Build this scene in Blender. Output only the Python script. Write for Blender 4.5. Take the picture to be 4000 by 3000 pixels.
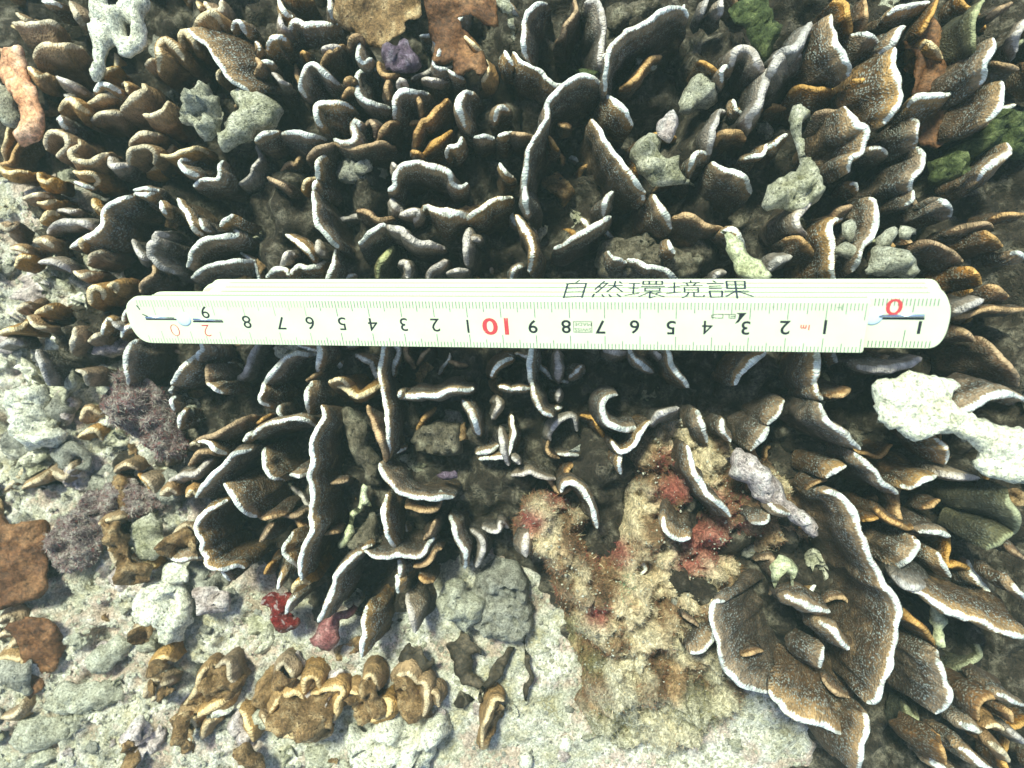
import bpy, bmesh, math, random
import numpy as np
from mathutils import Vector, noise, geometry

# ------------------------------------------------------------------ camera, sky, sun, exposure
for o in list(bpy.data.objects):
    bpy.data.objects.remove(o)
scene = bpy.context.scene
col = scene.collection
R = math.radians
H = 25.0            # camera height above the reef tops, 1 unit = 1 cm
F = 3350.0          # focal length in pixels of the 4000 px wide picture

cam_d = bpy.data.cameras.new('camera')
cam_d.sensor_width = 36.0
cam_d.lens = 36.0 * F / 4000.0
cam_d.clip_start = 0.1
cam_d.clip_end = 1000.0
cam_d.dof.use_dof = True
cam_d.dof.focus_distance = 27.0
cam_d.dof.aperture_fstop = 0.12
cam = bpy.data.objects.new('camera', cam_d)
cam.location = (0, 0, H)
col.objects.link(cam)
scene.camera = cam

SUN_EL, SUN_AZ = 62.0, 118.0     # elevation; azimuth of the sun counted from +X towards +Y (up in the picture)
world = bpy.data.worlds.new('World')
scene.world = world
world.use_nodes = True
nt = world.node_tree
bg = nt.nodes['Background']
sky = nt.nodes.new('ShaderNodeTexSky')
sky.sky_type = 'NISHITA'
sky.sun_disc = False
sky.sun_elevation = R(SUN_EL)
sky.sun_rotation = R(90 - SUN_AZ)
nt.links.new(sky.outputs[0], bg.inputs[0])
bg.inputs[1].default_value = 0.14
sun_d = bpy.data.lights.new('sun', 'SUN')
sun_d.energy = 4.4
sun_d.angle = R(10.0)
sun_d.color = (0.88, 1.0, 0.80)
sun = bpy.data.objects.new('sun', sun_d)
sv = Vector((math.cos(R(SUN_AZ)) * math.cos(R(SUN_EL)), math.sin(R(SUN_AZ)) * math.cos(R(SUN_EL)), math.sin(R(SUN_EL))))
sun.rotation_euler = sv.to_track_quat('Z', 'Y').to_euler()
col.objects.link(sun)
vs = scene.view_settings
vs.view_transform = 'Standard'
vs.look = 'None'
vs.gamma = 1.0
vs.exposure = 0.78

# ------------------------------------------------------------------ helpers
def P(px, py, z):
    k = (H - z) / F
    return Vector(((px - 2000.0) * k, (1500.0 - py) * k, z))

def ztop(px, py=1500):
    """general height of the reef tops: the reef climbs gently to the right"""
    return -2.1 + 0.17 * (px - 2000.0) / 134.0

def tag(o, label=None, cat=None, group=None, kind=None):
    if label: o['label'] = label
    if cat: o['category'] = cat
    if group: o['group'] = group
    if kind: o['kind'] = kind
    return o

def mesh_obj(name, verts, faces, mat, parent=None, uvs=None, smooth=True):
    me = bpy.data.meshes.new(name)
    me.from_pydata([tuple(v) for v in verts], [], faces)
    if uvs is not None:
        ul = me.uv_layers.new(name='UVMap')
        li = np.empty(len(me.loops), dtype=np.int32)
        me.loops.foreach_get('vertex_index', li)
        ul.data.foreach_set('uv', np.asarray(uvs, dtype=np.float32)[li].ravel())
    if smooth:
        me.polygons.foreach_set('use_smooth', [True] * len(me.polygons))
    me.materials.append(mat)
    o = bpy.data.objects.new(name, me)
    col.objects.link(o)
    if parent is not None:
        o.parent = parent
        o.matrix_parent_inverse = parent.matrix_basis.inverted() if False else o.matrix_parent_inverse
        me.transform(parent.matrix_basis.inverted())
    return o

def empty(name, loc):
    o = bpy.data.objects.new(name, None)
    o.location = loc
    o.empty_display_size = 0.3
    col.objects.link(o)
    return o

def place(o):
    """put the origin of a one-mesh thing at its own base"""
    me = o.data
    n = len(me.vertices)
    co = np.empty(n * 3); me.vertices.foreach_get('co', co); co = co.reshape(-1, 3)
    c = Vector((co[:, 0].mean(), co[:, 1].mean(), co[:, 2].min()))
    from mathutils import Matrix
    me.transform(Matrix.Translation(-c))
    o.location = c
    return o

def crom(pts, step):
    """Catmull-Rom through 2-D points, resampled evenly"""
    p = [np.array(q, float) for q in pts]
    if len(p) == 2:
        p = [p[0], (p[0] + p[1]) / 2, p[1]]
    q = [2 * p[0] - p[1]] + p + [2 * p[-1] - p[-2]]
    out = []
    for i in range(1, len(q) - 2):
        for t in np.linspace(0, 1, 14, endpoint=False):
            a, b, c, d = q[i - 1], q[i], q[i + 1], q[i + 2]
            out.append(0.5 * ((2 * b) + (-a + c) * t + (2 * a - 5 * b + 4 * c - d) * t * t + (-a + 3 * b - 3 * c + d) * t ** 3))
    out.append(p[-1])
    out = np.array(out)
    L = np.r_[0, np.cumsum(np.hypot(*np.diff(out, axis=0).T))]
    n = max(5, int(L[-1] / step) + 1)
    s = np.linspace(0, L[-1], n)
    return np.c_[np.interp(s, L, out[:, 0]), np.interp(s, L, out[:, 1])], s

def fnoise(x, y, z, oct=3):
    return noise.fractal(Vector((x, y, z)), 1.0, 2.0, oct)

# ------------------------------------------------------------------ materials
class NB:
    def __init__(self, name, rough=0.65, spec=0.35):
        self.m = bpy.data.materials.new(name)
        self.m.use_nodes = True
        self.t = self.m.node_tree
        self.b = self.t.nodes['Principled BSDF']
        self.b.inputs['Roughness'].default_value = rough
        self.b.inputs['Specular IOR Level'].default_value = spec
    def n(self, typ, **kw):
        nd = self.t.nodes.new(typ)
        for k, v in kw.items(): setattr(nd, k, v)
        return nd
    def link(self, a, b): self.t.links.new(a, b)
    def noise(self, vec, scale, detail=3, rough=0.6, dist=0.0):
        nd = self.n('ShaderNodeTexNoise')
        nd.inputs['Scale'].default_value = scale
        nd.inputs['Detail'].default_value = detail
        nd.inputs['Roughness'].default_value = rough
        nd.inputs['Distortion'].default_value = dist
        self.link(vec, nd.inputs['Vector'])
        return nd.outputs['Fac']
    def voro(self, vec, scale, feature='F1', rnd=1.0):
        nd = self.n('ShaderNodeTexVoronoi', feature=feature)
        nd.inputs['Scale'].default_value = scale
        nd.inputs['Randomness'].default_value = rnd
        self.link(vec, nd.inputs['Vector'])
        return nd
    def map(self, vec, scale=(1, 1, 1), loc=(0, 0, 0)):
        nd = self.n('ShaderNodeMapping')
        nd.inputs['Scale'].default_value = scale
        nd.inputs['Location'].default_value = loc
        self.link(vec, nd.inputs['Vector'])
        return nd.outputs[0]
    def ramp(self, fac, stops, interp='LINEAR'):
        nd = self.n('ShaderNodeValToRGB')
        cr = nd.color_ramp
        cr.interpolation = interp
        while len(cr.elements) < len(stops): cr.elements.new(0.5)
        for e, (p, c) in zip(cr.elements, stops):
            e.position = p
            e.color = (c, c, c, 1) if isinstance(c, (int, float)) else (*c, 1)
        self.link(fac, nd.inputs[0])
        return nd.outputs[0]
    def mix(self, fac, a, b, mode='MIX'):
        nd = self.n('ShaderNodeMix', data_type='RGBA', blend_type=mode)
        for s, v in ((nd.inputs[0], fac), (nd.inputs[6], a), (nd.inputs[7], b)):
            if isinstance(v, (int, float)): s.default_value = v
            elif isinstance(v, tuple): s.default_value = (*v, 1)
            else: self.link(v, s)
        return nd.outputs[2]
    def math(self, op, a, b=None, clamp=False):
        nd = self.n('ShaderNodeMath', operation=op)
        nd.use_clamp = clamp
        for s, v in zip(nd.inputs, (a, b)):
            if v is None: continue
            if isinstance(v, (int, float)): s.default_value = v
            else: self.link(v, s)
        return nd.outputs[0]
    def bump(self, height, strength=0.5, dist=0.05):
        nd = self.n('ShaderNodeBump')
        nd.inputs['Strength'].default_value = strength
        nd.inputs['Distance'].default_value = dist
        self.link(height, nd.inputs['Height'])
        if self.b.inputs['Normal'].links:
            self.link(self.b.inputs['Normal'].links[0].from_socket, nd.inputs['Normal'])
        self.link(nd.outputs[0], self.b.inputs['Normal'])
    def color(self, c): self.link(c, self.b.inputs['Base Color'])

def coral_mat(name, rim, band, body, speck, speck_amt=1.0, rim_w=0.10, band_w=0.46, var=0.35):
    """v of the UV map is the distance from the growing edge in cm, u the distance along it"""
    b = NB(name, 0.75, 0.25)
    uv = b.n('ShaderNodeUVMap').outputs[0]
    obj = b.n('ShaderNodeTexCoord').outputs['Object']
    sep = b.n('ShaderNodeSeparateXYZ'); b.link(uv, sep.inputs[0])
    v = sep.outputs[1]
    # comb of fine ribs running in from the edge
    ribs = b.noise(b.map(uv, (17, 1.4, 1)), 1.0, 2, 0.7)
    wob = b.noise(obj, 1.1, 2)
    v2 = b.math('ADD', v, b.math('MULTIPLY', b.math('SUBTRACT', ribs, 0.5), 0.32))
    v2 = b.math('ADD', v2, b.math('MULTIPLY', b.math('SUBTRACT', wob, 0.5), 0.36))
    t = b.math('DIVIDE', v2, 3.0, True)
    k = 1 / 3.0
    dark = tuple(c * 0.75 for c in body)
    c = b.ramp(t, [(0.0, rim), (rim_w * k * 0.8, rim), (rim_w * k * 1.35, band), (band_w * k, tuple(x * .6 + y * .4 for x, y in zip(band, body))),
                   (band_w * k * 1.6, body), (1.0, dark)])
    c = b.mix(1.0, c, b.ramp(b.noise(b.map(uv, (26, 4, 1)), 1.0, 2, .8), [(0.35, 0.62), (0.55, 1.08)]), 'MULTIPLY')
    chip = b.ramp(b.noise(obj, 1.7, 4, .7), [(0.30, 0.0), (0.46, 1.0)])
    c = b.mix(chip, b.mix(0.62, c, tuple(x * .7 + y * .3 for x, y in zip(band, body))), c)
    # polyp speckle
    sp = b.noise(b.map(uv, (21, 11, 1)), 1.0, 2, 0.75)
    vo = b.voro(b.map(uv, (15, 11, 1)), 1.0)
    spk = b.ramp(sp, [(0.43, 0.0), (0.56, 1.0)])
    cell = b.ramp(vo.outputs['Distance'], [(0.22, 1.0), (0.62, 0.0)])
    patch = b.ramp(b.noise(obj, 0.9, 3), [(0.34, 0.35), (0.60, 1.0)])
    zone = b.ramp(t, [(0.0, 0.0), (rim_w * k * 1.3, 0.08), (band_w * k * 1.1, 1.0), (0.38, 0.85), (0.62, 0.2)])
    f = b.math('MULTIPLY', b.math('MULTIPLY', spk, cell), b.math('MULTIPLY', patch, zone))
    c = b.mix(b.math('MULTIPLY', f, speck_amt, True), c, speck)
    # blotches of wear and silt
    bl = b.ramp(b.noise(obj, 2.6, 4), [(0.35, 1 - var), (0.65, 1 + var)])
    c = b.mix(1.0, c, bl, 'MULTIPLY')
    oi = b.n('ShaderNodeObjectInfo').outputs['Random']
    hs = b.n('ShaderNodeHueSaturation')
    b.link(c, hs.inputs['Color'])
    b.link(b.math('ADD', b.math('MULTIPLY', oi, 0.35), 0.80), hs.inputs['Value'])
    b.link(b.math('ADD', b.math('MULTIPLY', oi, 0.4), 0.80), hs.inputs['Saturation'])
    b.color(hs.outputs[0])
    hgt = b.math('ADD', b.math('MULTIPLY', cell, 0.8), b.math('MULTIPLY', b.math('MULTIPLY', ribs, 1.0), b.ramp(t, [(0.0, 1.0), (0.35, 0.0)])))
    b.bump(hgt, 0.8, 0.04)
    return b.m

def lump_mat(name, c1, c2, c3, scale=2.0, rough=0.85, bump=0.8, spots=None, pits=True, dist=0.12):
    b = NB(name, rough, 0.25)
    obj = b.n('ShaderNodeTexCoord').outputs['Object']
    n1 = b.noise(obj, scale, 5, 0.65)
    n2 = b.noise(obj, scale * 5.5, 4, 0.7)
    c = b.ramp(n1, [(0.32, c1), (0.5, c2), (0.68, c3)])
    n3 = b.noise(obj, scale * 13, 3, 0.8)
    d = b.ramp(n2, [(0.34, 0.42), (0.5, 1.0), (0.66, 1.35)])
    c = b.mix(1.0, c, d, 'MULTIPLY')
    c = b.mix(1.0, c, b.ramp(n3, [(0.34, 0.5), (0.5, 1.0), (0.66, 1.35)]), 'MULTIPLY')
    h = b.math('ADD', b.math('ADD', n2, b.math('MULTIPLY', n3, .45)), b.math('MULTIPLY', n1, 0.6))
    if pits:
        vo = b.voro(obj, scale * 4.0)
        pit = b.ramp(vo.outputs['Distance'], [(0.10, 0.0), (0.32, 1.0)])
        mask = b.ramp(b.noise(obj, scale * 1.3, 2), [(0.5, 1.0), (0.6, 0.0)])
        pm = b.math('MAXIMUM', pit, mask)
        c = b.mix(pm, b.mix(0.55, c, (0.03, 0.025, 0.02)), c)
        h = b.math('ADD', h, b.math('MULTIPLY', pm, 0.8))
    if spots:
        sc, thr, colr = spots
        s = b.ramp(b.noise(obj, sc, 2, 0.5), [(thr, 0.0), (thr + 0.05, 1.0)])
        c = b.mix(s, c, colr)
    b.color(c)
    b.bump(h, bump, dist)
    return b.m

M = {}
M['w'] = coral_mat('coral_white_edge', (0.80, 0.79, 0.71), (0.38, 0.24, 0.125), (0.078, 0.044, 0.023), (0.42, 0.46, 0.42))
M['o'] = coral_mat('coral_orange_edge', (0.46, 0.28, 0.13), (0.24, 0.12, 0.048), (0.065, 0.034, 0.016), (0.26, 0.27, 0.23), 0.8, 0.10, 0.30)
M['l'] = coral_mat('coral_lilac_edge', (0.52, 0.45, 0.40), (0.30, 0.23, 0.17), (0.050, 0.034, 0.023), (0.34, 0.35, 0.31), 0.8, 0.18, 0.6)
M['t'] = coral_mat('coral_tan', (0.66, 0.52, 0.33), (0.38, 0.22, 0.095), (0.115, 0.056, 0.022), (0.22, 0.16, 0.10), 0.25, 0.12, 0.8)
M['f'] = coral_mat('tan_frond', (0.62, 0.46, 0.27), (0.36, 0.225, 0.11), (0.16, 0.088, 0.036), (0.34, 0.24, 0.14), 0.4, 0.10, 0.8)
M['y'] = coral_mat('coral_olive_edge', (0.36, 0.35, 0.18), (0.15, 0.13, 0.06), (0.045, 0.036, 0.018), (0.17, 0.19, 0.15), 0.7, 0.12, 0.4)
M['white'] = lump_mat('bleached_coral', (0.56, 0.51, 0.38), (0.78, 0.74, 0.60), (0.88, 0.86, 0.74), 1.6, 0.9, 0.9)
M['whitered'] = lump_mat('bleached_coral_red_spots', (0.58, 0.54, 0.38), (0.78, 0.74, 0.56), (0.86, 0.84, 0.68), 1.2, 0.9, 0.9, (1.9, 0.70, (0.25, 0.02, 0.03)), False)
M['pale'] = lump_mat('pale_rubble', (0.28, 0.255, 0.18), (0.48, 0.45, 0.34), (0.66, 0.63, 0.50), 2.2, 0.9, 0.9)
M['palegreen'] = lump_mat('pale_green_crust', (0.16, 0.15, 0.08), (0.42, 0.39, 0.27), (0.66, 0.61, 0.48), 1.8, 0.9, 0.9)
M['grey'] = lump_mat('grey_dead_coral', (0.17, 0.15, 0.12), (0.32, 0.30, 0.245), (0.50, 0.47, 0.39), 2.4, 0.9, 0.9)
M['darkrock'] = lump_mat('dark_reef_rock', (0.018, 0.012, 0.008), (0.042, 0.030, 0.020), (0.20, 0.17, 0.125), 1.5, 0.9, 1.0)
M['brownrock'] = lump_mat('brown_reef_rock', (0.07, 0.055, 0.035), (0.16, 0.13, 0.09), (0.28, 0.25, 0.18), 1.6, 0.9, 1.0)
M['leaf'] = lump_mat('brown_seaweed', (0.075, 0.038, 0.015), (0.23, 0.135, 0.058), (0.46, 0.33, 0.18), 1.7, 0.6, 0.7, (7.0, 0.62, (0.10, 0.05, 0.022)), False)
M['leafred'] = lump_mat('red_brown_seaweed', (0.055, 0.022, 0.009), (0.13, 0.055, 0.022), (0.26, 0.13, 0.058), 0.8, 0.6, 0.6, None, False)
M['leafdark'] = lump_mat('dark_seaweed', (0.018, 0.013, 0.008), (0.045, 0.032, 0.018), (0.11, 0.08, 0.05), 1.6, 0.6, 0.4, None, False)
M['orange'] = lump_mat('orange_pink_crust', (0.38, 0.16, 0.075), (0.58, 0.29, 0.16), (0.72, 0.48, 0.34), 0.8, 0.7, 0.4, None, False)
M['red'] = lump_mat('red_sponge', (0.07, 0.008, 0.008), (0.25, 0.022, 0.018), (0.42, 0.10, 0.08), 3.0, 0.35, 1.0, (4.0, 0.58, (0.5, 0.36, 0.34)))
M['pink'] = lump_mat('pink_sponge', (0.13, 0.035, 0.035), (0.28, 0.11, 0.10), (0.46, 0.28, 0.25), 2.0, 0.5, 0.6)
M['pinkwhite'] = lump_mat('pink_white_coralline', (0.30, 0.22, 0.20), (0.56, 0.46, 0.43), (0.78, 0.72, 0.66), 1.6, 0.8, 0.9)
M['purple'] = lump_mat('purple_coralline', (0.05, 0.03, 0.05), (0.15, 0.10, 0.14), (0.36, 0.30, 0.36), 2.5, 0.6, 0.8)
M['green'] = lump_mat('green_algae', (0.025, 0.035, 0.010), (0.065, 0.080, 0.026), (0.20, 0.22, 0.09), 1.4, 0.7, 0.8, None, False)
M['yellow'] = lump_mat('pale_yellow_sponge', (0.34, 0.33, 0.17), (0.50, 0.50, 0.30), (0.62, 0.62, 0.44), 1.2, 0.6, 0.5, None, False)

b = NB('sand', 0.95, 0.15)
obj = b.n('ShaderNodeTexCoord').outputs['Object']
g1 = b.noise(obj, 0.5, 6, .65); g2 = b.voro(obj, 16.0); g3 = b.noise(obj, 11, 4, 0.85)
c = b.ramp(g1, [(0.22, (0.26, 0.22, 0.15)), (0.38, (0.52, 0.49, 0.38)), (0.52, (0.68, 0.64, 0.55)), (0.7, (0.82, 0.78, 0.70))])
tint = b.ramp(b.noise(b.map(obj, (1, 1, 1), (5, 9, 2)), 0.8, 4, .6), [(0.34, (0.78, 0.72, 0.56)), (0.48, (1, 1, 1)), (0.60, (0.86, 0.70, 0.66))])
c = b.mix(1.0, c, tint, 'MULTIPLY')
c = b.mix(1.0, c, b.ramp(g3, [(0.30, 0.25), (0.46, 0.9), (0.62, 1.25)]), 'MULTIPLY')
c = b.mix(1.0, c, b.ramp(b.math('MULTIPLY', g2.outputs['Color'], 1.0), [(0.1, 0.6), (0.9, 1.25)]), 'MULTIPLY')
b.color(c)
b.bump(b.math('SUBTRACT', g3, b.math('MULTIPLY', g2.outputs['Distance'], .5)), 0.9, 0.10)
M['sand'] = b.m

# ------------------------------------------------------------------ builders
PLATES = []
def plate_mesh(pts, style='w', k=1.0, depth=4.5, dz=0.0, lean=(0, 0), shrink=0.92, seed=0, fill=False):
    """a standing coral plate: pts is its growing edge, lean the sideways run of its foot in px"""
    rnd = random.Random(seed)
    mx = sum(p[0] for p in pts) / len(pts); my = sum(p[1] for p in pts) / len(pts)
    zt = ztop(mx, my) + dz + (rnd.uniform(-.25, .25))
    W = [P(x, y, zt) for x, y in pts]
    xy, s = crom([(w.x, w.y) for w in W], 0.085)
    n = len(xy); L = s[-1]
    tan = np.gradient(xy, axis=0); tan /= (np.hypot(*tan.T)[:, None] + 1e-9)
    nor = np.c_[-tan[:, 1], tan[:, 0]]
    so = rnd.uniform(0, 100)
    rr_ = min(1.0, math.hypot(mx - 2000, my - 1500) / 2200.0)
    depth = depth * (1 - .48 * rr_)
    zr = np.empty(n)
    xyl = xy.copy()
    for i in range(n):
        a = min(s[i], L - s[i]) / max(0.6, min(1.2, L * 0.35))
        edge = max(0.0, 1 - a)
        wv = fnoise(s[i] * 0.7, so, 0.3, 3) * 0.42
        zr[i] = zt + wv - edge * edge * min(0.9, depth * 0.25)
        w = fnoise(s[i] * 1.3, so, 5.1, 2) * 0.11
        w2 = fnoise(s[i] * 6.0, so, 9.1, 3) * 0.020
        # stay on the sight line while the height changes
        f = (H - zr[i]) / (H - zt)
        xyl[i] = xy[i] * f + nor[i] * w
        xy[i] = xy[i] * f + nor[i] * (w + w2)
    cen = xy.mean(axis=0)
    kpx = (H - zt) / F
    lf = 1.0 if depth <= 4.01 else .4
    lx, ly = lean[0] * kpx * lf, -lean[1] * kpx * lf
    base = cen + (xyl - cen) * shrink + np.array([lx, ly])
    zb = zt - depth
    th = 0.066 * k
    rows = []
    M_ = 11
    ts = np.linspace(0, 1, M_) ** 1.25
    verts = []; uvs = []
    # cross-section: front base -> rim -> back base
    prof = []
    for t in ts[::-1]: prof.append((t, 1))
    for a in (60, 30, 0, -30, -60): prof.append((None, a))
    for t in ts: prof.append((t, -1))
    dist_v = []
    for (t, sd) in prof:
        if t is None: dist_v.append(th * abs(sd) / 57.3)
        else: dist_v.append(th * 1.57 + t * depth)
    for i in range(n):
        top = np.array([xy[i, 0], xy[i, 1], zr[i]])
        bot = np.array([base[i, 0], base[i, 1], zb])
        dn = bot - top; ln = np.linalg.norm(dn); dn /= ln
        nn = np.array([nor[i, 0], nor[i, 1], 0.0]); nn -= dn * nn.dot(dn); nn /= np.linalg.norm(nn)
        endt = min(1.0, (min(s[i], L - s[i]) + 0.05) / (0.35 * k + .05)) ** 0.5
        hh = th * (0.55 + 0.45 * endt) * (1 + 0.30 * fnoise(s[i] * 1.8, so, 2.2, 2))
        for j, (t, sd) in enumerate(prof):
            if t is None:
                a = math.radians(sd)
                p = top + nn * hh * math.sin(a) - dn * hh * math.cos(a)
            else:
                und = fnoise(s[i] * 0.6, t * depth * 0.7, so + 3, 3) * 0.22 * min(1, t * 3) + math.sin(t * depth * 6 + 2 * fnoise(s[i] * .4, so, 1, 1)) * 0.006
                grow = hh * (1.05 + .8 * min(1, t * 5) + .7 * t)
                p = top + dn * (t * ln) + nn * (sd * grow + und)
            verts.append(p); uvs.append((s[i] + so, dist_v[j]))
    m = len(prof)
    faces = []
    for i in range(n - 1):
        for j in range(m - 1):
            a = i * m + j
            faces.append((a, a + 1, a + m + 1, a + m))
    # round the two ends
    for i, sg in ((0, -1), (n - 1, 1)):
        st = len(verts)
        half = m // 2
        tv = np.array([tan[i, 0], tan[i, 1], 0]) * sg
        for j in range(half + 1):
            pa = np.array(verts[i * m + j]); pb = np.array(verts[i * m + m - 1 - j])
            mid = (pa + pb) / 2 + tv * np.linalg.norm(pa - pb) * 0.5
            verts.append(mid); uvs.append((uvs[i * m + j][0] + sg * np.linalg.norm(pa - pb) * .62, uvs[i * m + j][1]))
        for j in range(half):
            a, b_ = i * m + j, i * m + j + 1
            c, d = i * m + m - 1 - j, i * m + m - 2 - j
            q1 = (a, st + j, st + j + 1, b_); q2 = (st + j, c, d, st + j + 1)
            if sg < 0: faces += [q1, q2]
            else: faces += [q1[::-1], q2[::-1]]
    return verts, faces, uvs, (cen, zb)

def slab_mesh(poly, z, h=0.5, hb=0.4, rough=0.15, res=0.13, rag=0.07, warp=0.0, wfreq=0.35, seed=0, edge_w=0.5, holes=(), nf=1.4, curl=0.0):
    """a thick lump with a traced outline: domed top and underside, broken surface"""
    rnd = random.Random(seed)
    off = rnd.uniform(0, 100)
    def ring(pp):
        W = [P(x, y, z) for x, y in pp]
        q = [(w.x, w.y) for w in W]; q.append(q[0])
        q = np.array(q)
        # light smoothing: corner cutting
        s1 = []
        for a, b_ in zip(q[:-1], q[1:]): s1 += [a * .88 + b_ * .12, a * .12 + b_ * .88]
        q = np.array(s1 + [s1[0]])
        L = np.r_[0, np.cumsum(np.hypot(*np.diff(q, axis=0).T))]
        n = max(8, int(L[-1] / res)); s = np.linspace(0, L[-1], n, endpoint=False)
        r = np.c_[np.interp(s, L, q[:, 0]), np.interp(s, L, q[:, 1])]
        for i in range(n):
            x, y = r[i]
            r[i, 0] += rag * 2.6 * fnoise(x * 1.7, y * 1.7, off, 5)
            r[i, 1] += rag * 2.6 * fnoise(x * 1.7, y * 1.7, off + 9, 5)
        return r
    rings = [ring(poly)] + [ring(hh) for hh in holes]
    allb = np.vstack(rings)
    x0, y0 = rings[0].min(axis=0); x1, y1 = rings[0].max(axis=0)
    gx = np.arange(x0, x1, res); gy = np.arange(y0, y1, res)
    pts = np.array([(x + rnd.uniform(-.3, .3) * res, y + rnd.uniform(-.3, .3) * res) for x in gx for y in gy]) if len(gx) and len(gy) else np.zeros((0, 2))
    def inside(p, r):
        x, y = p[:, 0][:, None], p[:, 1][:, None]
        a, b_ = r, np.roll(r, -1, axis=0)
        cond = ((a[:, 1] > y) != (b_[:, 1] > y)) & (x < (b_[:, 0] - a[:, 0]) * (y - a[:, 1]) / (b_[:, 1] - a[:, 1] + 1e-12) + a[:, 0])
        return cond.sum(axis=1) % 2 == 1
    def dist(p):
        d = np.full(len(p), 1e9)
        for r in rings:
            a, b_ = r, np.roll(r, -1, axis=0)
            ab = b_ - a
            t = ((p[:, None] - a) * ab).sum(-1) / ((ab ** 2).sum(-1) + 1e-12)
            t = np.clip(t, 0, 1)
            q = a + t[..., None] * ab
            d = np.minimum(d, np.sqrt(((p[:, None] - q) ** 2).sum(-1)).min(axis=1))
        return d
    if len(pts):
        ok = inside(pts, rings[0])
        for r in rings[1:]: ok &= ~inside(pts, r)
        pts = pts[ok]
    if len(pts):
        dd = dist(pts); pts = pts[dd > res * 0.45]
    vin = [Vector(p) for p in allb] + [Vector(p) for p in pts]
    edges = []; st = 0
    for r in rings:
        n = len(r); edges += [(st + i, st + (i + 1) % n) for i in range(n)]; st += n
    out = geometry.delaunay_2d_cdt(vin, edges, [], 0, 1e-6)
    v2, tris = np.array([tuple(v) for v in out[0]]), out[2]
    ctr = np.array([v2[list(t)].mean(axis=0) for t in tris])
    keep = inside(ctr, rings[0])
    for r in rings[1:]: keep &= ~inside(ctr, r)
    tris = [t for t, kf in zip(tris, keep) if kf]
    d = dist(v2)
    nv = len(v2)
    verts = []
    e = np.clip(d / edge_w, 0, 1); dome = np.sqrt(np.clip(1 - (1 - e) ** 2, 0, 1))
    wz = [warp * 2 * fnoise(x * wfreq, y * wfreq, off + 20, 2) for x, y in v2]
    for i, (x, y) in enumerate(v2):
        rid = (0.5 - abs(fnoise(x * nf * 2.2, y * nf * 2.2, off + 50, 4)) * 2.2)
        nz = (rough * .9 * rid + rough * 2 * fnoise(x * nf, y * nf, off + 30, 4) + min(.16, rough * .5) * fnoise(x * nf * 4, y * nf * 4, off + 40, 4)) * dome[i]
        cz = curl * (1 - e[i]) * (fnoise(x * 1.1, y * 1.1, off + 60, 2) + .35)
        wz[i] += cz
        verts.append((x, y, z + wz[i] + h * dome[i] + nz))
    low = []
    for i, (x, y) in enumerate(v2):
        if d[i] < 1e-4: low.append(i)
        else:
            low.append(len(verts)); verts.append((x, y, z + wz[i] - hb * dome[i]))
    faces = [tuple(t) for t in tris] + [(low[t[2]], low[t[1]], low[t[0]]) for t in tris]
    return verts, faces

TO = {}
def T(c, r, txt):
    return [(c * 1000 + float(a.split(',')[0]) / 2.212, r * 750 + float(a.split(',')[1]) / 2.212) for a in txt.split()]
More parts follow.
